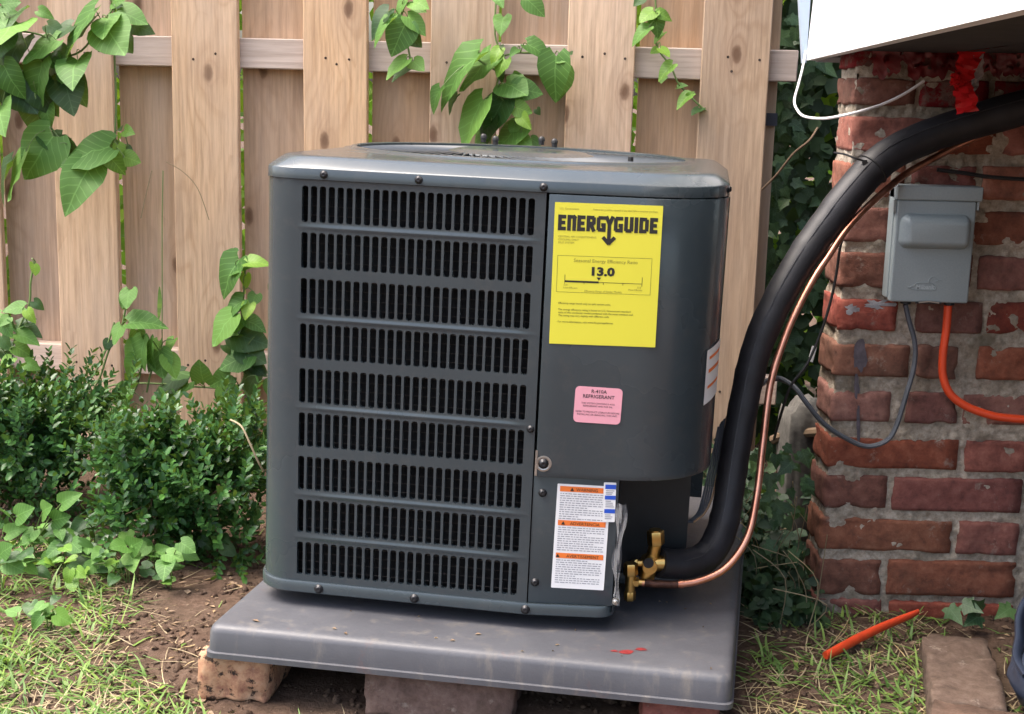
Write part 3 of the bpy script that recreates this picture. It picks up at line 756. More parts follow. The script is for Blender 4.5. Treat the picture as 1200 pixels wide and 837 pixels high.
for (u, v) in ((566, 179), (580, 180), (634, 178), (649, 183)):
    q = onz(u, v, .7640, 2.6)
    for _ in range(1):
        yy = 2.03+(.045 if v < 180 and u != 580 else -.03); q = at(u, v, yy, 2.6)
    m = MB(); m.lathe([(0, .0042), (.0055, .0042), (.0060, .0050), (.0085, .0050), (.0115, .0040), (.0130, .0018)], A(V((q.x, q.y, .7650))), up, 8); m.build('stud', BLACK, lid_o, smooth=True)
m = MB(); q = at(739, 188, 1.87, 2.6); m.lathe([(0, .004), (.006, .0036)], A(V((q.x, q.y, .7555))), up, 8); m.build('stud', BLACK, lid_o)
# screws
sm = MB(); sm.lathe([(-.001, .0062), (.0004, .0062), (.0010, .0044), (.0030, .0040), (.0038, .0026), (.0030, .0012)], (0, 0, 0), (0, 0, 1), 12)
scr = new_mesh('screw', sm.v, sm.f, True); scr.materials.append(SCREWM)
def screw(P, n, sc=1.0):
    o = link('screw', scr, ac, world=False)
    W = Matrix.Translation(P) @ V(n).to_track_quat('Z', 'Y').to_matrix().to_4x4() @ Matrix.Scale(sc, 4)
    o.matrix_local = wm(ac).inverted() @ W
nFB, nPB = MBA.to_3x3() @ nF, MBA.to_3x3() @ nP
for s, z in ((.2842, .7290), (.1617, .7290), (.0041, .7285)): screw(lp(s, z, .0034), nFB, .85)
for s, z in ((.281, .1775), (.150, .1775), (.001, .1775)): screw(lp(s, z, .004), nFB)
screw(lp(.0062, .4199, .0003), nFB, .8)
screw(rp(.0125, .3765, .0046), nPB, 1.1)
m = MB(); m.add([rp(.0016, .3605, .0052), rp(.0044, .3605, .0056), rp(.0044, .3940, .0056), rp(.0016, .3940, .0052)], [(0, 1, 2, 3)]); m.lathe([(0, .0105), (.0004, .0105), (.0006, .0085), (.0002, .0070)], rp(.0125, .3765, .0044), nPB, 20); m.build('worn_edge', STEEL, ac); screw(rp(.0135, .336, -.0008), nPB, .9); screw(rp(.0095, .214, -.0008), nPB, .9)
pr, nr = right_path(PL+R2*TURN+.03); screw(rp(PL+R2*1.28, .731, .0034), MBA.to_3x3() @ nr, .8)

# ------------------------------------------------------------------ labels on the unit
def text_mesh(s, size, align='LEFT', bold=0.0, sx=1.0):
    cu = bpy.data.curves.new('lettering', 'FONT'); cu.body = s; cu.size = size; cu.align_x = align; cu.offset = bold; cu.resolution_u = 2
    o = bpy.data.objects.new('tmp', cu); me = bpy.data.meshes.new_from_object(o); bpy.data.objects.remove(o); bpy.data.curves.remove(cu)
    if sx != 1: 
        for v in me.vertices: v.co.x *= sx
    return me
class Board:
    """writing surface: origin at the label's top left; x right, y down in metres"""
    def __init__(s, O3, X, Y, Nn, parent): s.O, s.X, s.Y, s.N, s.p = V(O3), V(X), V(Y), V(Nn), parent
    def P(s, x, y, h=0): return s.O+s.X*x-s.Y*y+s.N*h
    def text(s, t, x, y, size, mat, align='LEFT', bold=0, sx=1, h=.00035):
        me = text_mesh(t, size, align, bold, sx)
        for v in me.vertices: v.co = s.P(x+v.co.x, y-v.co.y, h)
        me.materials.append(mat); return link('lettering', me, s.p)
    def rects(s, name, R, mat, h=.0003):
        m = MB()
        for i, r in enumerate(R):
            x0, y0, x1, y1 = r; hh = h+.00001*(i % 7)
            m.add([s.P(x0, y0, hh), s.P(x1, y0, hh), s.P(x1, y1, hh), s.P(x0, y1, hh)], [(0, 1, 2, 3)])
        return m.build(name, mat, s.p)
    def strokes(s, name, L, wd, mat, h=.0004):
        m = MB()
        for i, (a, b) in enumerate(L):
            a, b = V((*a, 0)), V((*b, 0)); d = (b-a).normalized(); nn = V((-d.y, d.x, 0))*wd/2; a = a-d*0; hh = h+.000012*(i % 9)
            q = [a+nn, a-nn, b-nn, b+nn]; m.add([s.P(p.x, p.y, hh) for p in q], [(0, 1, 2, 3)])
        return m.build(name, mat, s.p)
def label_sheet(name, O3, X, Y, Nn, wd, ht, r, mat, parent, label=None):
    n = 5; pts = []
    for (cx, cy, q0) in ((wd-r, r, -90), (wd-r, ht-r, 0), (r, ht-r, 90), (r, r, 180)):
        for k in range(n): q = radians(q0+90*k/(n-1)); pts.append((cx+r*cos(q), cy+r*sin(q)))
    m = MB(); k = len(pts)
    vs = [V(O3)+X*x-Y*y+Nn*.0004 for x, y in pts]+[V(O3)+X*x-Y*y-Nn*.0001 for x, y in pts]
    m.add(vs, [tuple(range(k))]+[(i, i+k, (i+1) % k+k, (i+1) % k) for i in range(k)])
    o = m.build(name, mat, parent)
    if label: o['label'] = label
    return o, Board(V(O3)+Nn*.0004, X, Y, Nn, o)
XB, ZBv = MBA.to_3x3() @ V((1, 0, 0)), MBA.to_3x3() @ V((0, 0, 1))
def rot2(a): return XB*cos(a)+ZBv*sin(a), ZBv*cos(a)-XB*sin(a)
# energy label
X, Yv = rot2(radians(.5))
W, Hh = .1335, .1775
o, B = label_sheet('energy_label', rp(.0104, .7110, .0050), X, Yv, nPB, W, Hh, .0008, YEL, ac, 'yellow energy label with black print')
B.text('U.S. Government', .006, .0085, .0034, OLINK); B.text('Federal law prohibits removal of this label before consumer purchase.', .1275, .0085, .0034, OLINK, 'RIGHT', 0, .83)
def logo():
    t = .0048; h = .0195; y0 = .0150; y1 = y0+h; x = .0048; L = []
    a, b = y0+t/2, y1-t/2
    def E(w):
        L.extend([((x+t/2, y0), (x+t/2, y1)), ((x, a), (x+w, a)), ((x, b), (x+w, b)), ((x, (y0+y1)/2), (x+w*.9, (y0+y1)/2))])
    def Nn(w): L.extend([((x+t/2, y0), (x+t/2, y1)), ((x, a), (x+w-t*.4, a)), ((x+w-t/2, y0+t*.35), (x+w-t/2, y1)), ((x+w-t*.9, y0+t*.2), (x+w-t*.1, y0+t*.9))])
    def Rr(w): L.extend([((x+t/2, y0), (x+t/2, y1)), ((x, a), (x+w-t*.4, a)), ((x+w-t/2, y0+t*.4), (x+w-t/2, y0+h*.55)), ((x, y0+h*.5), (x+w-t*.3, y0+h*.5)), ((x+w*.42, y0+h*.5), (x+w-t*.35, y1))])
    def Gg(w): L.extend([((x+t/2, y0+t*.4), (x+t/2, y1-t*.4)), ((x+t*.4, a), (x+w, a)), ((x+t*.4, b), (x+w, b)), ((x+w-t/2, y0+h*.48), (x+w-t/2, y1)), ((x+w*.5, y0+h*.56), (x+w, y0+h*.56))])
    def U(w): L.extend([((x+t/2, y0), (x+t/2, y1-t*.4)), ((x+w-t/2, y0), (x+w-t/2, y1-t*.4)), ((x+t*.4, b), (x+w-t*.4, b))])
    def D(w): L.extend([((x+t/2, y0), (x+t/2, y1)), ((x, a), (x+w-t*.5, a)), ((x, b), (x+w-t*.5, b)), ((x+w-t/2, y0+t*.5), (x+w-t/2, y1-t*.5))])
    for f, w, g in ((E, .0108, .0017), (Nn, .0118, .0017), (E, .0108, .0017), (Rr, .0122, .0015), (Gg, .0122, -.0008)):
        f(w); x += w+g
    yx = x; xm = x+.0058                                          # the Y: two arms and a long stem with an arrow head
    L.extend([((yx+.0012, y0), (xm, y0+h*.52)), ((yx+.0104, y0), (xm, y0+h*.52)), ((xm, y0+h*.42), (xm, y0+.031))])
    ya = y0+.0335
    L.extend([((xm+.0006, ya+.0010), (xm-.0082, ya-.0075)), ((xm-.0006, ya+.0010), (xm+.0082, ya-.0075))])
    x = yx+.0116+.0004
    for f, w, g in ((Gg, .0122, .0017), (U, .0122, .0017), (None, t, .0017), (D, .0125, .0017), (E, .0106, 0)):
        if f is None: L.append(((x+t/2, y0), (x+t/2, y1)))
        else: f(w)
        x += w+g
    return [((.0048+(a_-.0048)*.915, b_), (.0048+(c_-.0048)*.915, d_)) for (a_, b_), (c_, d_) in L]
B.strokes('lettering', logo(), .0046, INK)
for i, t in enumerate(('CENTRAL AIR CONDITIONING', 'COOLING ONLY', 'SPLIT SYSTEM')): B.text(t, .0055, .0430+i*.0038, .0034, OLINK)
bx = (.0060, .0655, .1235, .1115)
fr = .00035; B.rects('frame_line', [(bx[0], bx[1], bx[2], bx[1]+fr), (bx[0], bx[3]-fr, bx[2], bx[3]), (bx[0], bx[1], bx[0]+fr, bx[3]), (bx[2]-fr, bx[1], bx[2], bx[3])], INK)
B.text('Seasonal Energy Efficiency Ratio', .066, .0732, .0062, OLINK, 'CENTER', 0, 1.0)
B.text('13.0', .0620, .0890, .0142, INK, 'CENTER', .0007, 1.28)
B.rects('scale_line', [(.0160, .0965, .0585, .0989), (.0585, .0975, .1125, .0981), (.0158, .0895, .0164, .1010), (.1122, .0895, .1128, .1010), (.0400, .0978, .0406, .1005), (.0640, .0978, .0646, .1005), (.0885, .0978, .0891, .1005)], INK)
m = MB(); m.add([B.P(.0555, .0915, .0004), B.P(.0615, .0915, .0004), B.P(.0585, .0955, .0004)], [(0, 1, 2)]); m.build('pointer', INK, o)
B.text('10.9', .0145, .1035, .0030, OLINK); B.text('23.0', .1065, .1035, .0030, OLINK)
B.text('Least Efficient', .0145, .1067, .0032, OLINK); B.text('Most Efficient', .1135, .1067, .0032, OLINK, 'RIGHT'); B.text('Efficiency Range of Similar Models', .0645, .1102, .0034, OLINK, 'CENTER')
for y, x, t in ((.1265, .0075, '· Efficiency range based only on split system units.'), (.1345, .0075, '· The energy efficiency rating is based on U.S. Government standard'), (.1383, .0098, 'tests of this condenser model combined with the most common coil.'), (.1421, .0098, 'The rating may vary slightly with different coils.'), (.1500, .0075, '· For more information, visit www.ftc.gov/appliances.')):
    B.text(t, x, y, .0035, INK, 'LEFT', 0, .96)
# pink refrigerant label
X, Yv = rot2(radians(-1.2))
o, B = label_sheet('refrigerant_label', rp(.0483, .4805, .0050), X, Yv, nPB, .0600, .0468, .0055, PINK, ac, 'pink refrigerant label')
for y, sz, t in ((.0075, .0064, 'R-410A'), (.0142, .0064, 'REFRIGERANT')): B.text(t, .030, y, sz, INK, 'CENTER', .00008, 1.0)
for y, t in ((.0222, 'THIS SYSTEM CONTAINS R-410A'), (.0258, 'REFRIGERANT AND POE OIL.'), (.0335, 'REFER TO PRODUCT LITERATURE BEFORE'), (.0371, 'INSTALLING OR SERVICING THIS UNIT.')): B.text(t, .030, y, .0032, INK, 'CENTER', 0, .92)
# warning label with printed bands and lines of small print
def warn_label(parent, P, X, Yv, Nn, W, H, name, small=False):
    o, B = label_sheet(name, P, X, Yv, Nn, W, H, .0012, WLAB, parent, 'white warning label with three orange bands')
    bands = (.0028, .0485, .0930) if not small else (.006, .030, .052)
    bh = .0072
    for b in bands: B.rects('orange_band', [(.0035, b, W-.0035, b+bh)], ORL)
    if not small:
        for b, t in zip(bands, ('WARNING', 'ADVERTENCIA', 'AVERTISSEMENT')):
            B.text(t, W/2+.004, b+.0058, .0058, INK, 'CENTER', 0, 1.0, .0007)
            m = MB(); xx = W/2+.004-len(t)*.0022-.0065; m.add([B.P(xx, b+.0060, .0006), B.P(xx+.0052, b+.0060, .0006), B.P(xx+.0026, b+.0014, .0006)], [(0, 1, 2)]); m.build('warning_triangle', INK, o)
    R = []; ends = list(bands[1:])+[H-.004]
    for b, e in zip(bands, ends):
        y = b+bh+.0022
        while y < e-.0022:
            x = .0042; xe = W-.0045 if random.random() < .8 else W*random.uniform(.4, .8)
            while x < xe-.002:
                ww = random.uniform(.0018, .0062); R.append((x, y, min(x+ww, xe), y+.00105)); x += ww+.0012
            y += .00305
    B.rects('small_print', R, GINK); return o
X, Yv = rot2(radians(-.6))
warn_label(ac, rp(.0322, .3495, -.0008), X, Yv, nPB, .0690, .1415, 'warning_label')
X, Yv = rot2(radians(1.0))
o, B = label_sheet('striped_tag', rp(.0915, .3545, .0012), X, Yv, nPB, .0160, .0530, .0010, WLAB, ac, 'narrow white tag with blue stripes')
for r_ in ((.0020, .0028, .0159, .0088), (.0020, .0175, .0159, .0228), (.0020, .0355, .0159, .0412)): B.rects('blue_stripe', [r_], BLUL)
B.rects('small_print', [(.003, y, random.uniform(.010, .0145), y+.001) for y in (.0105, .0130, .0150, .0245, .027, .0295, .032, .043, .0455, .048)], GINK)
# data plate on the rounded right corner
ss = [PL+R2*(.90+.40*k/8) for k in range(9)]
def dplate(zlo, zhi, o_, sl): 
    m = MB(); m.add([rp(a, z+(a-ss[0])*.22, o_) for z in (zlo, zhi) for a in sl], [(i, i+1, len(sl)+i+1, len(sl)+i) for i in range(len(sl)-1)]); return m
o = dplate(.452, .525, .0062, ss).build('data_plate', WLAB, ac, smooth=True); o['label'] = 'white data plate on the rounded side'
for (z0, z1) in ((.511, .515), (.493, .498), (.472, .476)): dplate(z0, z1, .0067, ss[1:-1]).build('printed_line', ORL, o)

# clear plastic sleeve and its screw hanging on the corner of the base
def m_clear():
    s = N('clear_plastic'); s.out(color=(.75, .76, .78), rough=.18, spec=.6)
    s.b.inputs['Alpha'].default_value = .20; return s.m
CLEAR = m_clear(); m = MB(); rowsn = 22
col = []
for k in range(rowsn+1):
    t = k/rowsn; p = at(728-8*t+1.2*sin(t*9), 590+118*t, 1.664, 2.6); wd = .0062-.0025*t+.002*sin(t*14)
    col.append([A(p+V((wd*(j/4-.5)*2, .004*sin(j*1.9+t*11)-.004, 0))) for j in range(5)])
for a, b in zip(col, col[1:]): m.add(a+b, [(j, j+1, 6+j, 5+j) for j in range(4)])
m.build('plastic_sleeve', CLEAR, ac, smooth=True)
m = MB(); p = A(at(721, 704, 1.655, 2.6)); m.lathe([(0, .0042), (.003, .0046), (.006, .0040), (.007, .0024), (.011, .0020)], p, nPB, 10); m.build('ground_screw', STEEL, ac, smooth=True)

# ------------------------------------------------------------------ brass valves
def hexm(m, a, b, r, n=6): d = V(b)-V(a); m.lathe([(0, r*.93), (d.length*.06, r), (d.length*.94, r), (d.length, r*.93)], a, d, n)
m = MB(); YV = 1.752
c = lambda u, v, y=YV: at(u, v, y)
hexm(m, c(769, 638), c(768, 622), .0118); m.tube([c(768, 637), c(765, 652)], .0088, 12); m.lathe([(0, .0086), (.0022, .0086)], c(768, 622.5), c(768, 620)-c(768, 630), 12)
m.lathe([(-.012, .0105), (.012, .0105), (.0195, .0098)], c(760, 660, YV+.004), (0, -1, .02), 16); m.tube([c(766, 650), c(757, 677)], [.0100, .0118], 12)
m.tube([c(757, 660), c(747, 660)], .0058, 10); m.tube([c(747, 660), c(742, 660, YV+.06)], .0050, 10); m.tube([c(764, 660), c(779, 660)], .0115, 14)
m.build('suction_valve', BRASS, ac, smooth=True)
m = MB(); m.lathe([(0, .0072), (.0006, .0072)], c(760, 660, YV-.0156), (0, -1, .02), 16); m.build('valve_port', BLACK, ac)  # flat black disc paints the dark inside of the port hole
m = MB()
hexm(m, c(739, 674, 1.735), c(739, 660, 1.735), .0098); m.tube([c(739, 672, 1.735), c(738, 697, 1.735)], [.0076, .0070], 10); hexm(m, c(738, 693, 1.735), c(738, 703, 1.735), .0080)
m.tube([c(736, 682, 1.735), c(742, 682, 1.735)], .0068, 10); hexm(m, c(742, 682, 1.735), c(748, 682.5, 1.735), .0074); m.tube([c(746, 682.5, 1.735), c(757, 683, 1.735)], .0050, 10)
m.build('liquid_valve', BRASS, ac, smooth=True)

# ------------------------------------------------------------------ pipes, cables, wires
ip = [at(*p) for p in ((772, 659.5, 1.755), (800, 661, 1.77), (826, 653, 1.79), (842, 631, 1.81), (851, 600, 1.83), (857, 560, 1.845), (865, 510, 1.86), (875, 456, 1.875), (887, 408, 1.885), (905, 365, 1.895), (931, 317, 1.91), (962, 271, 1.925), (1000, 222, 1.94), (1036, 186, 1.955), (1078, 164, 1.965), (1130, 146, 1.965), (1215, 122, 1.96), (1290, 105, 1.95))]
rads = spline([(r, 0, 0) for r in (.0205, .0205, .021, .021, .0208, .0205, .0205, .0207, .0212, .0216, .0220, .0228, .0236, .0240, .0240, .0245, .0250, .0250)], 8)
m = MB(); pth = spline(ip, 8); m.tube(pth, [r.x*1.02+.0013*noise.noise(V((i*.35, 3, 1)))+.0005*noise.noise(V((i*1.3, 3, 1))) for i, r in enumerate(rads)], 20)
ips = MB(); sm_ = []
for i, p in enumerate(pth):
    T_ = (pth[min(i+1, len(pth)-1)]-pth[max(i-1, 0)]).normalized(); c_ = V((-.25, -.8, .45)); c_ = (c_-T_*c_.dot(T_)).normalized(); sm_.append(p+c_*rads[i].x*1.015+V((.0006*noise.noise(V((i*.6, 9, 0))), 0, .0008*noise.noise(V((i*.5, 2, 0))))))
ips.tube(sm_[6:], .0009, 5); ipe = m
m = ipe; ipo = tag(m.build('insulated_pipe', FOAM, smooth=True), 'thick black foam insulated pipe curving from the valve up over the pier', 'insulated pipe')
ips.build('split_seam', plain('seam_glue', (.03, .03, .034), .45), ipo, smooth=True)
cp = [at(*p) for p in ((752, 683, 1.735), (790, 685, 1.735), (822, 680, 1.74), (852, 664, 1.75), (876, 629, 1.765), (887, 580, 1.79), (894, 520, 1.82), (903, 450, 1.85), (919, 398, 1.87), (935, 361, 1.883), (955, 324, 1.896), (971, 300, 1.905), (989, 273, 1.915), (1013, 246, 1.93), (1038, 223, 1.945), (1060, 205, 1.965), (1086, 190, 1.975), (1120, 172, 1.985), (1160, 155, 1.99))]
m = MB(); m.tube(spline(cp, 8), .0051, 12)
cpo = thing('copper_pipe', 'thin bare copper pipe curving beside the black insulated pipe', 'copper pipe', cp[0]); m.build('tube', COPPER, cpo, smooth=True)
m = MB(); sp = spline(cp, 8); m.tube(sp[1:10], .0054, 12); m.build('brazed_joint', plain('burnt_copper', (.10, .045, .03), .5, .7, var=.6, scale=90), cpo, smooth=True)
m = MB(); m.tube([sp[9]*.6+sp[10]*.4, sp[10]*.5+sp[11]*.5], .0061, 12); m.build('coupling', COPPER, cpo, smooth=True)
# zip tie round the insulated pipe
i = 12*8+5; ctr = pth[i]; ax = (pth[i+1]-pth[i-1]).normalized()
zt = thing('zip_tie', 'black cable tie with a loose tail cinched round the insulated pipe', 'cable tie', ctr)
a = V((0, 1, 0)); Nn = (a-ax*a.dot(ax)).normalized(); Bb = ax.cross(Nn)
m = MB(); m.tube([ctr+(Nn*cos(2*pi*k/24)+Bb*sin(2*pi*k/24))*.0252 for k in range(25)], .0018, 6); m.build('loop', BLACK, zt, smooth=True)
m = MB(); m.tube(spline([at(1014, 189, 1.935), at(1003, 186, 1.93), at(990, 181, 1.935), at(977, 179, 1.94)], 4), .0014, 6); m.box((-.003, -.003, -.003), (.003, .003, .003), Matrix.Translation(at(1013, 190, 1.932))); m.build('tail', BLACK, zt)
# control wires beside the big pipe
cw = thing('control_wires', 'thin grey wires hanging between the unit and the insulated pipe', 'wires', at(840, 540, 1.87))
for k in range(5):
    m = MB(); d = k*3.4
    m.tube(spline([at(842+d*.7, 500-k*3, 1.90), at(836+d*.75, 530, 1.89), at(829+d*.8, 560, 1.875), at(823+d*.8, 585, 1.86), at(817+d*.6, 602, 1.84), at(806+d*.5, 612, 1.82)], 6), .0016, 6)
    m.build('wire', CABLE if k < 4 else plain('tan_wire', (.35, .22, .13), .5), cw, smooth=True)
# disconnect box
BY = PY-.012
bp = [at(1049, 219, 1.955), at(1152, 219, 1.955), at(1145, 357, 1.955), at(1046, 357, 1.955)]
bx0, bx1 = (bp[0].x+bp[3].x)/2+.006, (bp[1].x+bp[2].x)/2+.002; bz1, bz0 = (bp[0].z+bp[1].z)/2, (bp[2].z+bp[3].z)/2
BF = 1.972
box = thing('disconnect_box', 'grey metal electrical disconnect box mounted on the brick pier', 'electrical box', ((bx0+bx1)/2, BY, bz0))
m = MB(); m.box((bx0-.003, BF+.012, bz0+.004), (bx1-.004, PY-.004, bz1-.004)); m.build('enclosure', BOXM, box, bevel=.002)
m = MB(); m.box((bx0-.001, BF, bz0), (bx1-.006, BF+.016, bz1-.0212)); m.build('cover', BOXM, box, bevel=.003, seg=3)
m = MB(); m.box((bx0-.003, BF-.003, bz1-.021), (bx1+.001, PY-.006, bz1)); m.build('hood', BOXM, box, bevel=.0022, seg=3)
m = MB(); m.box((bx1-.0055, BF+.002, bz1-.034), (bx1-.002, BF+.015, bz1-.0215)); m.box((bx0-.0052, BF+.002, bz1-.040), (bx0-.0015, BF+.013, bz1-.0215)); m.build('hinge_tab', BOXM, box)
pw, ph = .104, .051
def pillow():
    cx, cz = (bx0+bx1)/2-.004, bz1-.0665; m = MB(); loops = []
    for (o, y) in ((.0, 0), (.0015, -.003), (.005, -.0085), (.009, -.0112), (.013, -.012)):
        L = []; w2, h2, r = pw/2-o, ph/2-o, max(.003, .013-o)
        for (sx, sz, q0) in ((1, -1, -90), (1, 1, 0), (-1, 1, 90), (-1, -1, 180)):
            for k in range(6): q = radians(q0+18*k); L.append((cx+sx*(w2-r)+r*cos(q), BF+.0002+y*1.7, cz+sz*(h2-r)+r*sin(q)))
        loops.append(L)
    n = len(loops[0]); fs = [(i*n+k, i*n+(k+1) % n, (i+1)*n+(k+1) % n, (i+1)*n+k) for i in range(len(loops)-1) for k in range(n)]+[tuple((len(loops)-1)*n+k for k in range(n))]
    m.add(sum(loops, []), fs); m.build('raised_panel', BOXM, box, smooth=True)
pillow()
em = MB(); q = lambda x, y: (bx0+.030+x, BF-.0004, bz0+.012+y)       # embossed bird outline; the name is flat lettering
for line in ([(-.006, .010), (.001, .012), (.007, .0165), (.018, .018), (.030, .0165), (.0355, .0125)], [(-.006, .010), (.003, .0075), (.012, .007)], [(.024, .0180), (.0255, .0235), (.0305, .0265), (.0350, .0245), (.0375, .0222), (.043, .0215)], [(.0355, .0125), (.0330, .0070), (.012, .007)], [(.0345, .0195), (.0365, .0205), (.0375, .0222)]):
    em.tube(spline([q(*p) for p in line], 4), .0007, 6)
em.build('embossed_bird', BOXM, box, smooth=True)
me = text_mesh('Milbank', .0086, 'LEFT', .0003)
for v in me.vertices: v.co = V(q(v.co.x+.0060, v.co.y+.0085))-V((0, .0005, 0))
me.materials.append(plain('lit_lettering', (.42, .48, .50), .4)); link('lettering', me, box)  # lighter grey paints the light an emboss would catch
m = MB(); xx = (bx0+bx1)/2-.004; m.box((xx-.019, BF-.0012, bz0-.0015), (xx+.019, BF+.0015, bz0+.0005)); m.build('latch_slot', BLACK, box)
m = MB(); m.tube([(xx-.015, BF-.0022, bz0+.0004), (xx, BF-.0026, bz0+.0022), (xx+.015, BF-.0022, bz0+.0004)], .0012, 6); m.build('latch', STEEL, box, smooth=True)
for u in (1061, 1112):
    m = MB(); p = at(u, 358, 1.985); m.lathe([(0, .008), (.006, .008), (.0075, .0065)], V((p.x, 1.985, bz0-.004)), (0, 0, 1), 8); m.build('cable_gland', DARKM, box, smooth=True)
wire('grey_cable', [at(*p) for p in ((1061, 357, 1.985), (1065, 375, 1.985), (1072, 402, 1.985), (1071, 430, 1.985), (1062, 462, 1.985), (1050, 500, 1.985), (1038, 517, 1.984), (1015, 523, 1.983), (990, 513, 1.98), (965, 496, 1.975), (945, 472, 1.98), (930, 453, 2.0), (913, 444, 2.03), (898, 447, 2.0), (884, 458, 1.95), (865, 480, 1.915), (846, 498, 1.905))], .0052, CABLE, 'grey flat cable looping from the disconnect box across the bricks to the unit', 'cable', flat=.75)
wire('orange_conduit', [at(*p) for p in ((1111, 358, 1.985), (1109, 385, 1.985), (1105, 415, 1.985), (1105, 440, 1.985), (1113, 461, 1.983), (1130, 475, 1.981), (1155, 485, 1.979), (1180, 490, 1.977), (1230, 493, 1.975), (1290, 494, 1.975))], .0062, ORANGE, 'bright orange conduit dropping from the disconnect box and bending right', 'conduit', n=12)
wire('black_wire', [at(*p) for p in ((1001, 250, 1.968), (993, 268, 1.975), (985, 288, 1.98), (981, 315, 1.985), (976, 342, 1.985), (968, 372, 1.985), (958, 400, 1.985), (945, 428, 1.98), (927, 452, 1.98), (917, 480, 1.985), (912, 497, 2.0), (907, 515, 2.05))], .0021, BLACK, 'thin black wire dangling past the left edge of the brick pier', 'wire')
wire('white_wire', [at(*p) for p in ((944, 60, 2.345), (941, 78, 2.33), (936, 98, 2.30), (931, 118, 2.26), (935, 130, 2.20), (944, 137, 2.14), (965, 139, 2.05), (985, 136, 1.985), (1010, 130, 1.975), (1035, 122, 1.99), (1060, 110, 1.995), (1083, 95, 2.0))], .0021, WIREW, 'thin white wire looping from the siding corner to the pier', 'wire')
wire('dark_wire', [at(*p) for p in ((1098, 199, 2.0), (1130, 203, 1.995), (1165, 208, 1.99), (1230, 212, 1.985))], .0030, BLACK, 'short dark wire running right above the disconnect box', 'wire')
# paper tag at the pier's edge
m = MB(); p = at(952, 415, 1.995); m.box((-.0035, -.001, -.012), (.0035, .001, .012), Matrix.Translation(p) @ Matrix.Rotation(.2, 4, 'Y')); tag(m.build('paper_tag', WLAB), 'small white paper tag at the left edge of the pier', 'tag')
# red tape hanging under the siding
rt = thing('red_tape', 'shiny red tape strip hanging from under the white siding', 'tape', at(1138, 40, 1.95))
def ribbon(pts, wd, mat, name, tw=0):
    m = MB(); P = spline([at(u, v, y) for u, v, y, _ in pts], 5); Wd = spline([(w_, 0, 0) for *_, w_ in pts], 5); L = []
    for i, p in enumerate(P):
        T = (P[min(i+1, len(P)-1)]-P[max(i-1, 0)]).normalized(); s = T.cross(V((0, 1, 0))).normalized(); s = (s*cos(tw*i/len(P))+V((0, 1, 0))*sin(tw*i/len(P)))
        L.append([p+s*Wd[i].x*x+V((.0012*sin(i*1.9+x*2), .0038*sin(i*1.3+x*3)+.002*sin(i*2.9-x*4), .001*sin(i*2.3+x*5))) for x in (-1, -.4, .4, 1)])
    for a, b in zip(L, L[1:]): m.add(a+b, [(j, j+1, 5+j, 4+j) for j in range(3)])
    return m.build(name, mat, rt, smooth=True)
ribbon([(1140, 30, 1.96, .030), (1139, 48, 1.95, .026), (1136, 66, 1.94, .017), (1131, 84, 1.935, .014), (1127, 100, 1.93, .0085)], 0, REDT, 'upper_strip')
ribbon([(1123, 84, 1.928, .004), (1119, 93, 1.926, .007), (1117, 101, 1.925, .004)], 0, REDT, 'torn_flap')
ribbon([(1127, 98, 1.929, .0115), (1131, 112, 1.922, .0150), (1134, 132, 1.918, .0148)], 0, REDT, 'lower_strip')
ribbon([(1146, 62, 1.945, .007), (1146, 82, 1.942, .008), (1142, 100, 1.940, .005), (1138, 112, 1.938, .002)], 0, GREYT, 'tape_underside')
# cut orange tube lying on the ground
a, b = onz(968, 768, .062), onz(1076, 717, .082); m = MB()
jit = [V((0, 0, 0)), V((.001, 0, 0)), V((.002, .003, .002)), V((-.002, -.002, .003)), V((.001, .001, 0)), V((0, 0, 0))]
m.tube([a.lerp(b, t)+j_ for t, j_ in zip((0, .04, .3, .6, .9, 1), jit)], [.0066, .0076, .0078, .0070, .0058, .0042], 14, flat=.7); m.tube([a-(b-a).normalized()*.0005, a-(b-a).normalized()*.0015], .0055, 10)
tag(m.build('orange_tube', ORANGE, smooth=True), 'cut piece of orange tube lying in the grass before the pier', 'tube')

# dark blue sack at the right edge
def sack():
    t = thing('plastic_sack', 'dark blue plastic sack slumped at the right edge beside the brick', 'sack', onz(1235, 800, G))
    c = at(1240, 800, 1.62); bm = bmesh.new(); bmesh.ops.create_icosphere(bm, subdivisions=4, radius=1)
    for v in bm.verts:
        n = v.co.copy(); k = 1+.16*noise.noise(n*2.2)+.07*noise.noise(n*5.5+V((3, 1, 0))); v.co = V((n.x*.040*k, n.y*.085*k, max(-.05, n.z*.048*k)))+V((c.x, c.y+.03, G+.052))
    me = bpy.data.meshes.new('bag'); bm.to_mesh(me); bm.free(); me.polygons.foreach_set('use_smooth', [True]*len(me.polygons)); link('bag', me, t, mat=SACK)
    m = MB(); m.tube(spline([at(1226, 712, 1.72), at(1206, 704, 1.70), at(1196, 722, 1.69), at(1195, 748, 1.68), at(1192, 772, 1.66), at(1203, 792, 1.64)], 6), [.010]*31, 10, flat=.5); m.build('handle', SACK, t, smooth=True)
sack()
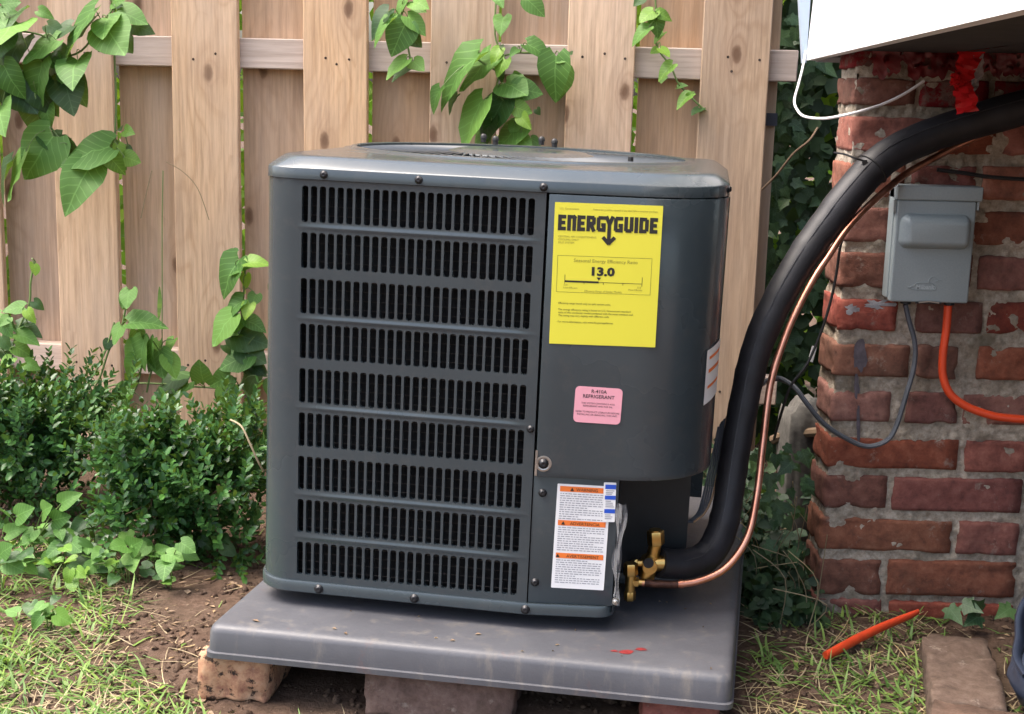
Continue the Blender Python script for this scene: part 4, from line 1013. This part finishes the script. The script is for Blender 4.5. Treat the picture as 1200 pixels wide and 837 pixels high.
# broken block and root beside the pier
def lump(name, label, cat, cen, size, mat, seed, amp=.18):
    bm = bmesh.new(); bmesh.ops.create_cube(bm, size=1); bmesh.ops.subdivide_edges(bm, edges=bm.edges[:], cuts=6, use_grid_fill=True)
    for v in bm.verts:
        p = v.co.copy(); n = p.normalized()*.56; p = p.lerp(n, .28); p *= 1+amp*noise.noise(p*3.1+V((seed, 0, 0)))+amp*.4*noise.noise(p*9+V((seed, 2, 0)))
        v.co = V((p.x*size[0], p.y*size[1], p.z*size[2]))
    me = bpy.data.meshes.new(name); bm.to_mesh(me); bm.free(); me.polygons.foreach_set('use_smooth', [True]*len(me.polygons)); me.materials.append(mat)
    o = link(name, me); o.location = cen; return tag(o, label, cat)
p = at(936, 540, 2.33); lump('concrete_block', 'broken grey concrete block standing in the ivy left of the pier', 'concrete block', (p.x, p.y, G+.13), (.062, .1, .27), CONC, 3)
wire('ivy_root', [at(*p) for p in ((905, 516, 2.38), (920, 510, 2.36), (938, 508, 2.3), (962, 506, 2.25))], .0085, TWIG, 'brown woody root crossing behind the pier above the concrete block', 'root')
wire('dry_twig', [at(*p) for p in ((893, 222, 2.70), (910, 205, 2.66), (930, 180, 2.62), (948, 165, 2.6), (958, 150, 2.62))], .0022, TWIG, 'bare dry twig slanting through the ivy beside the fence post', 'twig')

# ------------------------------------------------------------------ leaves
LT = (0, .07, .18, .32, .48, .64, .80, .92, 1.0); LW = (.20, .37, .46, .475, .42, .325, .20, .09, .004); LB = (-.20, -.17, -.11, -.055, -.02, 0, 0, 0, 0)
def heart_mesh(name, mat, fold=.25, curl=.18, wave=.03, wid=1.0, seed=0):
    vs = []; fs = []; uv = []
    for i, (t, w_, b) in enumerate(zip(LT, LW, LB)):
        for j, f in enumerate((-1, -.5, 0, .5, 1)):
            x = w_*f*wid; y = t+(b*abs(f)**1.3)
            z = fold*abs(x) - curl*t*t + wave*noise.noise(V((x*5, y*5, seed))) - .12*abs(x)*t
            vs.append((x, y, z)); uv.append((x+.5, y))
    for i in range(len(LT)-1):
        for j in range(4): a = i*5+j; fs.append((a, a+1, a+6, a+5))
    me = new_mesh(name, vs, fs, True); l = me.uv_layers.new(name='UVMap')
    for lp_ in me.loops: l.data[lp_.index].uv = uv[lp_.vertex_index]
    me.materials.append(mat); return me
def ivy_mesh(mat, seed=0):
    out = [(0, 0), (.16, -.10), (.34, -.04), (.30, .14), (.52, .34), (.30, .42), (.20, .60), (.0, 1.0), (-.20, .60), (-.30, .42), (-.52, .34), (-.30, .14), (-.34, -.04), (-.16, -.10)]
    rnd = random.Random(seed); vs = [(0, .28, .0)]+[(x*(1+.15*rnd.uniform(-1, 1)), y, .16*abs(x)-.1*y*y+.05*rnd.uniform(-1, 1)) for x, y in out]; n = len(out)
    me = new_mesh('leaf', vs, [(0, 1+k, 1+(k+1) % n) for k in range(n)], True); l = me.uv_layers.new(name='UVMap')
    for lp_ in me.loops: v = me.vertices[lp_.vertex_index].co; l.data[lp_.index].uv = (v.x+.5, v.y)
    me.materials.append(mat); return me
HM = {m_.name: [heart_mesh('leaf', m_, .12+.07*k, .10+.13*k, .08, 1.08-.06*k, k*3.1) for k in range(4)] for m_ in (HEART, HEARTD, YOUNG)}
IM = [ivy_mesh(IVYL, k) for k in range(4)]
def place_leaf(parent, me, P, tipdir, normal, L):
    y = V(tipdir).normalized(); z = V(normal); z = (z-y*z.dot(y)).normalized(); x = y.cross(z)
    W = Matrix((x, y, z)).transposed().to_4x4(); W.translation = P
    W = W @ Matrix.Scale(L, 4); o = link('leaf', me, parent, world=False); o.matrix_local = wm(parent).inverted() @ W; return o
def px_leaf(parent, n_uv, t_uv, wpx, D, kind=HEART, tilt=None):
    """a leaf whose stalk end and tip are seen at these photo points, at distance D"""
    a = at(*n_uv, D); drop = random.uniform(-.010, .012); b = at(*t_uv, D-.004-abs(drop))
    L = (b-a).length*1.08; wm_ = wpx*1.1*D/F; L3 = max(L, wm_)
    y = (b-a).normalized()
    # when the leaf shows wider than long its tip points towards or away from the viewer
    if L < wm_*1.02:
        ang = math.acos(max(.25, min(1, L/(wm_*1.08)))); y = (y*cos(ang)+V((-.1, -1, .1)).normalized()*sin(ang)).normalized()
    nrm = V((random.uniform(-.45, .15), -1, random.uniform(.15, .75)))
    ratio = wm_/max(L3, 1e-4)
    if ratio < .72:                                              # a narrow leaf is seen edge on
        side = y.cross(V((0, 1, 0))).normalized(); ang = math.acos(max(.3, ratio/.95)); nrm = V((0, -1, 0))*cos(ang)+side*sin(ang)*random.choice((-1, 1))*(1 if side.z < 0 else 1)
        if nrm.z < -.1: nrm = V((-nrm.x, nrm.y, -nrm.z))
    return place_leaf(parent, random.choice(HM[kind.name]), a, y, nrm, L3)
def vine(label, D, leaves, stems, cat='vine', young=(), dark=(), base=None, fill=.55):
    p = base or at(*stems[0][-1], D) if stems else at(*leaves[0][0], D)
    t = thing('vine', label, cat, p)
    for pts in stems:
        m = MB(); m.tube(spline([at(u, v, D+.012) for u, v in pts], 5), .0021, 6); m.build('stem', STEMM, t, smooth=True)
    for i, (n_, tp, w_) in enumerate(leaves):
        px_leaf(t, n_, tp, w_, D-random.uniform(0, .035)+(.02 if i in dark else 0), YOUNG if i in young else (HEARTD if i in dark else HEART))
    pk = [q for pts in stems for q in pts]
    for (n_, tp, w_) in leaves:                                   # leaf stalks back to the nearest stem
        q = min(pk, key=lambda c_: (c_[0]-n_[0])**2+(c_[1]-8-n_[1])**2)
        if (q[0]-n_[0])**2+(q[1]-n_[1])**2 < 4200 and (q[0]-n_[0])**2+(q[1]-n_[1])**2 > 9:
            m = MB(); a_, b_ = at(*q, D+.012), at(*n_, D-.018); m.tube(spline([a_, (a_+b_)/2+V((0, -.012, .010)), b_], 4), .0010, 5); m.build('leaf_stalk', STEMM, t, smooth=True)
    for (n_, tp, w_) in list(leaves):                             # smaller leaves deeper in the tangle
        if random.random() < fill:
            du, dv = random.uniform(-22, 22), random.uniform(-18, 18); sc = random.uniform(.45, .85)
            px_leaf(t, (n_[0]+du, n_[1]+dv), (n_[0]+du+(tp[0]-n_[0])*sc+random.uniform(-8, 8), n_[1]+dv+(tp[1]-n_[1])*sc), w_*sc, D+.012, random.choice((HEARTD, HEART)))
    return t
vine('broad heart-leaved vine hanging over the fence at the upper left', 2.66, [
    ((21, 27), (14, 56), 52), ((56, 30), (74, 38), 18), ((66, 47), (26, 69), 24), ((110, 14), (65, 63), 26), ((127, 22), (129, 44), 36), ((138, 14), (169, 22), 24),
    ((124, 30), (154, 66), 48), ((91, 70), (96, 96), 46), ((4, 77), (22, 113), 36), ((50, 73), (31, 121), 40), ((76, 92), (92, 132), 42), ((2, 124), (12, 152), 42),
    ((42, 116), (46, 160), 36), ((62, 160), (28, 206), 44), ((128, 172), (72, 190), 34), ((105, 196), (90, 240), 54), ((30, 178), (5, 230), 24), ((146, 153), (158, 156), 16),
    ((128, 183), (144, 202), 18), ((146, 184), (163, 190), 14), ((138, 170), (142, 188), 12), ((28, 45), (8, 80), 40), ((8, 40), (2, 70), 30), ((62, 62), (88, 80), 34), ((12, 92), (40, 130), 40),
    ((40, 95), (62, 132), 36), ((-8, 20), (-20, 60), 45), ((-15, 90), (-25, 130), 45), ((2, 6), (22, 2), 16), ((132, 2), (146, 0), 20), ((70, 168), (90, 196), 26)],
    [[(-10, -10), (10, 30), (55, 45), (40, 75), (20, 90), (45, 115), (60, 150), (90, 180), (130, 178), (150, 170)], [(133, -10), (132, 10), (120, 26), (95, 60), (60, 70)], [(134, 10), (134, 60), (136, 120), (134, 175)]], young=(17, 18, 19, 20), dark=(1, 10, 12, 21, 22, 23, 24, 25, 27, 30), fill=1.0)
vine('small vine of pointed leaves climbing the second narrow gap of the fence top', 2.70, [
    ((475, 28), (459, 62), 32), ((455, 14), (430, 36), 20), ((460, 22), (433, 45), 12), ((478, 20), (499, 37), 18), ((484, 2), (502, 8), 22), ((474, 0), (464, 16), 10), ((476, 70), (451, 87), 14), ((484, 72), (498, 82), 20), ((478, 38), (492, 54), 20)],
    [[(482, -10), (470, 20), (476, 45), (482, 75)]], dark=(1, 8))
vine('leafy vine hanging down behind the fan grille in the middle of the fence', 2.69, [
    ((562, 62), (506, 108), 26), ((516, 104), (502, 128), 14), ((566, 118), (534, 170), 26), ((590, 20), (586, 40), 22), ((586, 58), (575, 72), 14), ((592, 70), (582, 88), 14), ((592, 98), (620, 112), 36), ((590, 118), (566, 156), 30),
    ((612, 148), (578, 174), 22), ((610, 163), (624, 172), 18), ((606, 58), (598, 64), 12), ((618, 52), (645, 62), 20), ((652, 66), (645, 112), 32), ((656, 68), (668, 70), 16), ((604, 104), (634, 107), 22), ((604, 126), (622, 132), 14), ((610, 136), (620, 150), 18), ((604, 144), (600, 158), 14), ((618, 0), (638, 16), 18), ((582, -4), (590, 6), 16), ((576, 140), (566, 170), 16)],
    [[(582, -10), (580, 40), (588, 70), (580, 110), (576, 150), (574, 175)], [(588, 66), (610, 62), (650, 64)], [(580, 120), (604, 122), (612, 150)], [(560, 70), (585, 85)]], young=(4, 5, 15, 16), dark=(7, 20))
vine('slender pale green tendril with tiny leaves near the right end of the fence', 2.70, [
    ((766, 13), (750, 24), 14), ((770, 16), (787, 20), 14), ((768, 20), (772, 41), 18), ((760, 33), (739, 47), 12), ((771, 58), (762, 62), 10), ((774, 57), (785, 64), 10), ((788, 76), (771, 88), 14), ((809, 111), (793, 120), 11), ((806, 114), (812, 108), 8)],
    [[(768, -6), (769, 30), (770, 55), (786, 78), (795, 98), (808, 112), (820, 124), (833, 134)]], young=(0, 1, 4, 5, 6, 7, 8))
vine('bright leafy vine climbing the fence just left of the air conditioner', 2.64, [
    ((280, 304), (253, 342), 32), ((274, 318), (293, 304), 12), ((290, 308), (314, 305), 12), ((288, 322), (288, 336), 14), ((284, 352), (259, 370), 18), ((293, 356), (287, 373), 18), ((272, 370), (248, 402), 26), ((290, 376), (310, 384), 14), ((276, 392), (312, 402), 30), ((282, 372), (276, 390), 20),
    ((284, 408), (310, 424), 26), ((292, 415), (258, 430), 26), ((290, 425), (310, 436), 22), ((300, 345), (296, 360), 16), ((238, 446), (236, 420), 28), ((220, 450), (178, 478), 24), ((296, 474), (303, 489), 16), ((280, 478), (272, 492), 14), ((298, 395), (306, 415), 20), ((270, 440), (246, 452), 20), ((262, 455), (276, 478), 18), ((300, 440), (286, 462), 20)],
    [[(288, 300), (286, 340), (284, 380), (288, 420), (280, 452), (240, 454), (190, 450), (140, 450), (118, 458), (106, 470)], [(283, 452), (300, 480), (306, 500)], [(300, 300), (276, 320)]], young=(2, 3, 5, 16, 17), dark=(8, 10, 12, 18, 21))
vine('low climbing vine with arrow leaves in the gap between the second and third boards', 2.60, [
    ((152, 340), (150, 362), 22), ((142, 382), (132, 402), 16), ((152, 378), (188, 372), 18), ((168, 398), (160, 432), 24), ((176, 398), (170, 430), 22), ((186, 412), (190, 442), 26), ((160, 402), (144, 420), 18), ((140, 478), (148, 496), 24), ((128, 482), (118, 512), 22), ((160, 420), (145, 440), 20), ((196, 418), (208, 440), 16), ((204, 398), (192, 412), 12), ((150, 455), (132, 470), 20)],
    [[(150, 345), (142, 385), (128, 410), (118, 440), (110, 455)], [(166, 400), (164, 440), (150, 475), (146, 495)], [(186, 410), (176, 440), (172, 460)], [(134, 378), (124, 410), (110, 440)]])
vine('thin leafy shoot standing before the fence at the left edge above the shrub', 2.50, [
    ((28, 360), (4, 363), 12), ((32, 364), (38, 376), 14), ((20, 392), (44, 398), 12), ((18, 406), (36, 416), 16), ((20, 382), (46, 388), 14), ((5, 380), (12, 394), 14), ((2, 395), (10, 410), 18), ((10, 372), (0, 382), 14), ((14, 420), (4, 430), 18), ((30, 425), (44, 432), 16), ((40, 310), (42, 322), 6), ((0, 408), (-8, 424), 20)],
    [[(41, 306), (36, 330), (34, 358), (20, 390), (12, 420), (14, 445)], [(32, 378), (18, 392), (0, 395)]], young=(1, 3, 10), dark=(4, 6, 11))

# boxwood shrubs
def leaf_stuff(pts, mat, name, parent, Ls, asp=.5, seed=1, fold=.2):
    rnd = random.Random(seed); m = MB(); vs = []; fs = []
    for (P, nrm, tip) in pts:
        L = rnd.uniform(*Ls); y = V(tip).normalized(); z = V(nrm); z = (z-y*z.dot(y))
        if z.length < 1e-4: continue
        z.normalize(); x = y.cross(z); b = len(vs); w_ = L*asp/2
        vs += [P, P+y*L*.35+x*w_+z*fold*w_, P+y*L*.8+x*w_*.75+z*fold*w_, P+y*L-z*.05*L, P+y*L*.8-x*w_*.75+z*fold*w_, P+y*L*.35-x*w_+z*fold*w_, P+y*L*.5]
        fs += [(b, b+1, b+6), (b+1, b+2, b+6), (b+2, b+3, b+6), (b+3, b+4, b+6), (b+4, b+5, b+6), (b+5, b, b+6)]
    me = new_mesh(name, vs, fs, True); o = link(name, me, parent, mat=mat); o['kind'] = 'stuff'; return o
def shrub(label, cen, rad, n, seed):
    rnd = random.Random(seed); t = thing('boxwood_shrub', label, 'shrub', (cen.x, cen.y, G), 'low boxwood shrubs')
    m = MB(); pts = []
    lobes = [(V((rnd.uniform(-.65, .65)*rad.x, rnd.uniform(-.6, .6)*rad.y, rnd.uniform(-.55, .62)*rad.z)), rnd.uniform(.36, .55)) for _ in range(17)]
    for k in range(n):                                            # leafy sprigs: opposite leaves along short shoots
        c, s = rnd.choice(lobes); d = V((rnd.gauss(0, 1), rnd.gauss(0, 1), rnd.gauss(.15, 1))).normalized()
        base = cen+c+V((d.x*rad.x, d.y*rad.y, d.z*rad.z))*s*rnd.uniform(.45, .95)
        ax = (d*.7+V((rnd.uniform(-.4, .4), rnd.uniform(-.4, .4), rnd.uniform(.25, 1.0)))).normalized(); ln = rnd.uniform(.028, .060)*(1.5 if rnd.random() < .06 else 1)
        q = ax.orthogonal().normalized(); q2 = ax.cross(q); ph = rnd.uniform(0, pi); np_ = max(3, int(ln/.0085))
        for i in range(np_+1):
            P = base+ax*ln*i/np_; an = ph+(i % 2)*pi/2+rnd.uniform(-.3, .3)
            if P.z < G+.004: continue
            for sg in (-1, 1):
                o_ = (q*cos(an)+q2*sin(an))*sg; tip = (o_*.8+ax*(.55+.5*i/np_)).normalized()
                pts.append((P, ax-o_*.5+V((0, 0, .2)), tip))
    leaf_stuff(pts, BOXL, 'foliage', t, (.0115, .0200), .54, seed)
    for k in range(16):
        a = V((cen.x+rnd.uniform(-.05, .05), cen.y+rnd.uniform(-.05, .05), G-.01)); c, s = lobes[k]; m.tube([a, a.lerp(cen+c, .5)+V((0, 0, .02)), cen+c, cen+c*1.35], [.0035, .0028, .002, .001], 5)
    tag(m.build('branches', TWIG, t, smooth=True), kind='stuff')
c1, c2 = at(20, 530, 2.42), at(214, 574, 2.22)
shrub('dense dark boxwood shrub at the left edge of the photo, the farther one', c1, V((.165, .15, .145)), 760, 3)
shrub('dense dark boxwood shrub beside the air conditioner, the nearer one', c2, V((.155, .145, .138)), 760, 4)

# ground weeds under the shrubs
def weed(label, cuv, D, leaves, n, spread, seed, kind=HEART):
    rnd = random.Random(seed); c = onz(*cuv, G); t = thing('weed', label, 'weed', c, 'broad-leaved weeds at the foot of the shrubs')
    for (a, b, w_) in leaves:
        m = MB(); A_ = at(*a, c.y-.02); m.tube(spline([V((c.x+rnd.uniform(-.02, .02), c.y, G-.005)), (A_+V((c.x, c.y, G)))/2+V((0, 0, .015)), A_], 4), .0011, 5); m.build('stem', STEMM, t, smooth=True)
        px_leaf(t, a, b, w_, c.y-.02, kind)
    for k in range(n):
        P = c+V((rnd.uniform(-1, 1)*spread, rnd.uniform(-.5, .5)*spread, rnd.uniform(.015, .07))); an = rnd.uniform(0, 2*pi)
        place_leaf(t, rnd.choice(HM[(kind if rnd.random() < .6 else HEARTD).name]), P, V((cos(an), sin(an)*.8-.2, rnd.uniform(-.3, .3))), V((rnd.uniform(-.4, .4), -.45, 1)), rnd.uniform(.016, .034))
    return t
weed('glossy round-leaved weed before the nearer shrub, three pale leaves together', (150, 682), 2.0, [((148, 640), (132, 636), 24), ((152, 642), (168, 632), 26), ((154, 650), (160, 668), 24), ((120, 645), (112, 656), 20), ((110, 662), (98, 672), 18)], 14, .075, 11)
weed('weed with one flat round leaf standing right of the others', (195, 690), 2.0, [((196, 658), (197, 670), 26), ((212, 636), (228, 646), 14)], 4, .035, 12)
weed('spreading grey-green weed at the left edge under the farther shrub', (35, 660), 2.0, [((50, 600), (62, 590), 26), ((20, 605), (34, 596), 22), ((8, 625), (24, 618), 20), ((40, 622), (28, 640), 22), ((66, 632), (60, 650), 18), ((5, 598), (-6, 590), 26), ((62, 610), (78, 606), 20), ((72, 590), (86, 580), 20)], 22, .10, 13)
weed('small seedlings with pointed leaves between grass and shrub', (88, 690), 2.0, [((82, 668), (78, 684), 14), ((90, 668), (98, 676), 14), ((84, 680), (86, 692), 14)], 12, .08, 14, YOUNG)
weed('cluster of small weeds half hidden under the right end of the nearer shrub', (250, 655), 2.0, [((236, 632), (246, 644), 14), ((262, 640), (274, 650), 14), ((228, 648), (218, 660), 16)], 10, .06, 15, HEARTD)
weed('broad leafy weed clump under the middle of the nearer shrub', (175, 672), 2.0, [((172, 640), (160, 652), 18), ((184, 646), (196, 640), 18)], 14, .06, 19)
weed('fresh green weed clump at the far left in front of the farther shrub', (70, 668), 2.0, [((70, 640), (56, 650), 20), ((84, 636), (98, 646), 20), ((60, 650), (50, 666), 18)], 16, .07, 20)
weed('pale broad weed rosette in the grass at the lower left', (60, 735), 2.0, [((48, 722), (34, 736), 18), ((66, 720), (82, 730), 18)], 7, .045, 16)
weed('leafy weed clump at the left edge between grass and shrub', (-5, 690), 2.0, [((8, 660), (26, 668), 22), ((0, 650), (12, 640), 18)], 14, .08, 17)
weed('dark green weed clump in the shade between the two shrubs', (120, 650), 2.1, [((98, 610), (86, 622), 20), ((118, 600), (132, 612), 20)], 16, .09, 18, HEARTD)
# ivy
def ivy_big(label, name, spots, cen):
    t = thing(name, label, 'ivy', cen)
    for (P, L) in spots:
        an = random.uniform(0, 2*pi); place_leaf(t, random.choice(IM), P, V((cos(an), -.25, -abs(sin(an))-.2)), V((random.uniform(-.6, .3), -1, random.uniform(.1, .9))), L)
    return t
rnd = random.Random(5); spots = []
for k in range(230):
    u, v = rnd.uniform(872, 1000), rnd.uniform(20, 430)
    if u > 966 or (v < 60 and u > 940): u -= 60
    P = at(u, v, rnd.uniform(2.88, 2.98)); spots.append((P, rnd.uniform(.026, .046)))
iv = ivy_big('dark green ivy filling the gap between fence post and brick pier', 'ivy_plant', spots, at(935, 500, 2.93))
pts = []
for k in range(7000):
    P = V((rnd.uniform(.38, 1.35), rnd.uniform(2.92, 3.30), rnd.uniform(G, 1.75)))
    if P.x > 1.1: P.y -= .15
    pts.append((P, V((rnd.uniform(-.6, .4), -1, rnd.uniform(0, .9))), V((rnd.uniform(-1, 1), -.2, rnd.uniform(-1, .3)))))
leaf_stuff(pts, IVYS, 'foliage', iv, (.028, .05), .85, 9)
spots = []
for k in range(150):
    u, v = rnd.uniform(872, 962), rnd.uniform(520, 720); dd = rnd.uniform(2.06, 2.4)
    P = at(u, v, dd); 
    if P.z < G: P.z = G+rnd.uniform(.005, .04)
    if P.x > PX-.015 and P.y < PY+PDEP+.03: P.x = PX-.02-rnd.uniform(0, .03)
    if P.x < .40: P.x = .40+rnd.uniform(.0, .04)
    spots.append((P, rnd.uniform(.017, .032)))
iv2 = ivy_big('low ivy creeping over the ground between the pad and the pier', 'ground_ivy', spots, at(915, 690, 2.1))
pts = []
for k in range(1500):
    P = V((rnd.uniform(.38, .49), rnd.uniform(1.95, 2.75), 0)); P.z = G+rnd.uniform(0, 1)**2*.11*(min(1, (P.y-1.85)/.35))
    pts.append((P, V((rnd.uniform(-.6, .6), -.6, rnd.uniform(.3, 1))), V((rnd.uniform(-1, 1), -.5, rnd.uniform(-.4, .5)))))
m = MB()
for _ in range(26):
    x, y = rnd.uniform(.40, .49), rnd.uniform(1.85, 2.3); z = gz(x, y); h = rnd.uniform(.05, .18)
    m.tube(spline([V((x, y, z)), V((x+rnd.uniform(-.03, .03), y-.02, z+h*.6)), V((min(.485, x+rnd.uniform(-.07, .07)), y-.05, z+h))], 4), .0008, 4)
tag(m.build('dry_stems', STRAWM, iv2, smooth=True), kind='stuff')
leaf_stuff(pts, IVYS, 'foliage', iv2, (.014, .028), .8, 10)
t = thing('ivy_sprig', 'sprig of four veined ivy leaves at the foot of the pier beside the orange tube', 'ivy', onz(1135, 725, G+.01))
for a, b, w_ in (((1112, 712), (1126, 730), 26), ((1128, 708), (1148, 716), 22), ((1150, 716), (1138, 700), 24), ((1148, 722), (1122, 738), 28), ((1185, 712), (1158, 730), 28)):
    A_ = at(*a, 1.94); B_ = at(*b, 1.92); place_leaf(t, random.choice(IM), A_, B_-A_, V((-.2, -.8, .6)), .034)

# hedge beyond the fence
pts = []
for k in range(13500):
    P = V((rnd.uniform(-3.6, 1.4), rnd.uniform(3.02, 3.75), rnd.uniform(G, 2.2)))
    if P.x < -1: P.y += (-1-P.x)*.13
    pts.append((P, V((rnd.uniform(-.5, .5), rnd.uniform(-1, 1), rnd.uniform(.2, 1))), V((rnd.uniform(-1, 1), rnd.uniform(-.5, .5), rnd.uniform(-1, .4)))))
o = leaf_stuff(pts, HEDGEL, 'hedge', None, (.04, .075), .75, 12); tag(o, 'bright green hedge seen through the gaps of the fence', 'hedge')

# ------------------------------------------------------------------ grass, straw, dead leaves, twigs
def blocked(x, y):
    p = V((x, y, 0))
    if -.34+(y-1.8)*.18 < x < .30+(y-1.55)*.18 and 1.57 < y < 2.45: return True
    if x > PX-.005 and PY-.008 < y < PY+.12: return True
    return False
def blades(name, spots, mat, Lr, wr, lie, seed, label, cat):
    rnd = random.Random(seed); vs = []; fs = []
    for (x, y, sc) in spots:
        if blocked(x, y): continue
        L = rnd.uniform(*Lr)*sc; w_ = rnd.uniform(*wr); an = rnd.uniform(0, 2*pi); el = rnd.uniform(*lie); d = V((cos(an), sin(an), 0)); s = V((-sin(an), cos(an), 0)); P = V((x, y, gz(x, y)-.002+(.004 if lie[1] < .5 else 0))); b = len(vs); n = 4; bend = rnd.uniform(.3, 1.5)
        kink = rnd.uniform(-.5, .5)
        for k in range(n+1):
            f = k/n; ww = w_*(1-f**2*.92); vs += [P+s*ww/2, P-s*ww/2+V((0, 0, .0004))]
            e = el-bend*f*el; st = (d*cos(kink*f)+s*sin(kink*f))*cos(e)+V((0, 0, 1))*sin(e); P = P+st*(L/n)
            g_ = gz(P.x, P.y)+.001
            if P.z < g_: P.z = g_+rnd.uniform(0, .002)
        fs += [(b+2*k, b+2*k+1, b+2*k+3, b+2*k+2) for k in range(n)]
    o = link(name, new_mesh(name, vs, fs, True), None, mat=mat); return tag(o, label, cat, kind='stuff')
def spots_px(n, fn, seed):
    rnd = random.Random(seed); out = []; tries = 0
    while len(out) < n and tries < n*40:
        tries += 1; u, v = rnd.uniform(-420, 1240), rnd.uniform(600, 900); dn = fn(u, v)
        P = onz(u, v, G)
        if rnd.random() < dn*(P.y/2.0)**0 and noise.noise(V((P.x*9, P.y*9, seed)))+.35*noise.noise(V((P.x*30, P.y*30, seed)))+.30 > rnd.uniform(-.1, .45): out.append((P.x, P.y, 1.0))
    return out
def tufts(sp, k, r):
    rnd = random.Random(len(sp)); return [(x+rnd.gauss(0, r), y+rnd.gauss(0, r), q*rnd.uniform(.6, 1.15)) for x, y, q in sp for _ in range(k)]
def gden(u, v):
    if u < 330: 
        edge = 150+90*max(0, (v-780)/60)-40*max(0, (700-v)/60)
        return max(0, min(1, (edge-u)/90+.12)) * (1 if v > 655 else .25)
    if 870 < u < 1090: return .42 if v > 700 else .0
    if 230 < u < 430 and v > 800: return .22
    return .02
def sden(u, v):
    if u < 300: return max(.06, min(1, (260-u)/140))*(1 if v > 650 else .3)
    if 865 < u < 1100 and v > 690: return 1
    if v > 800: return .35
    return .1
blades('grass', tufts(spots_px(1150, gden, 21), 4, .012), GRASSM, (.018, .055), (.0022, .0052), (.2, 1.15), 1, 'patchy green and yellowing grass growing at lower left and right', 'grass')
blades('straw', spots_px(3000, sden, 22), STRAWM, (.02, .075), (.0010, .0024), (.0, .30), 2, 'dry straw and clippings scattered over the bare soil', 'straw')
blades('flat_grass', spots_px(2900, lambda u, v: gden(u-30, v)+.05, 24), GRASSM, (.015, .045), (.002, .0048), (.0, .4), 5, 'flattened grass clippings lying on the soil', 'grass')
def chips(n, seed):
    rnd = random.Random(seed); vs = []; fs = []
    for (x, y, _) in spots_px(n, lambda u, v: .8 if (u < 320 or u > 870) else .25, seed):
        if blocked(x, y): continue
        P = V((x, y, gz(x, y)+.002)); an = rnd.uniform(0, 2*pi); L = rnd.uniform(.004, .017); w_ = L*rnd.uniform(.3, .7); b = len(vs)
        d = V((cos(an), sin(an), rnd.uniform(-.25, .25))); s = V((-sin(an), cos(an), rnd.uniform(-.25, .25)))
        vs += [P-d*L/2, P+s*w_/2+V((0, 0, .0015)), P+d*L/2, P-s*w_/2+V((0, 0, .0010))]; fs += [(b, b+1, b+2), (b, b+2, b+3)]
    o = link('leaf_litter', new_mesh('leaf_litter', vs, fs), None, mat=DEADL); tag(o, 'dead leaf scraps and chips strewn on the soil', 'leaf litter', kind='stuff')
chips(3000, 23)
def clods(n, seed):
    rnd = random.Random(seed); vs = []; fs = []
    for (x, y, _) in spots_px(n, lambda u, v: .7 if (100 < u < 330 or u > 870 or v > 790) else .3, seed):
        if blocked(x, y) and y > 1.7: continue
        r = rnd.uniform(.0012, .0055)*rnd.choice((1, 1, 1, 1.6)); c = V((x, y, gz(x, y)+r*.2)); b = len(vs)
        for k in range(6):
            d = ((1, 0, 0), (-1, 0, 0), (0, 1, 0), (0, -1, 0), (0, 0, 1), (0, 0, -1))[k]; vs.append(c+V(d)*r*rnd.uniform(.6, 1.3)+V((rnd.uniform(-.3, .3), rnd.uniform(-.3, .3), 0))*r)
        fs += [tuple(b+i for i in f) for f in ((0, 2, 4), (2, 1, 4), (1, 3, 4), (3, 0, 4), (2, 0, 5), (1, 2, 5), (3, 1, 5), (0, 3, 5))]
    o = link('soil_clods', new_mesh('soil_clods', vs, fs, True), None, mat=SOIL); tag(o, 'small crumbs and clods of brown soil', 'soil', kind='stuff')
clods(5200, 31)
# single taller grass stalks
def stalk(label, pts, D, r, mat, leaf=None):
    t = wire('grass_stalk', [at(u, v, D) for u, v in pts], r, mat, label, 'grass stalk', n=5); return t
stalk('tall thin green grass stalk rising in front of the third fence board', [(190, 452), (190, 400), (190, 330), (190, 260), (191, 200)], 2.58, .0011, STEMM)
stalk('dry arching grass stalk leaning across the third fence board', [(195, 190), (215, 202), (232, 222), (245, 258)], 2.62, .0008, STRAWM)
stalk('straight straw-coloured stalk beside the back board', [(178, 200), (172, 225), (165, 256)], 2.62, .0011, STRAWM)
wire('grass_stalk', [at(*p) for p in ((270, 492, 2.08), (283, 500, 2.06), (293, 520, 2.05), (303, 542, 2.05), (309, 552, 2.06))], .0016, STRAWM, 'pale dry stem sticking out of the nearer shrub', 'grass stalk')
m = MB()
for pts_ in (((187, 336), (187, 356), (186, 374)),):
    P = spline([at(u, v, 2.56) for u, v in pts_], 4); L = []
    for i, p in enumerate(P): w_ = .0042*sin(pi*(i+.6)/(len(P)+.4)); L.append([p+V((-w_, 0, 0)), p+V((w_, 0, .0))])
    for a, b in zip(L, L[1:]): m.add(a+b, [(0, 1, 3, 2)])
tag(m.build('grass_stalk', GRASSM), 'single broad grass blade upright before the third board', 'grass stalk')
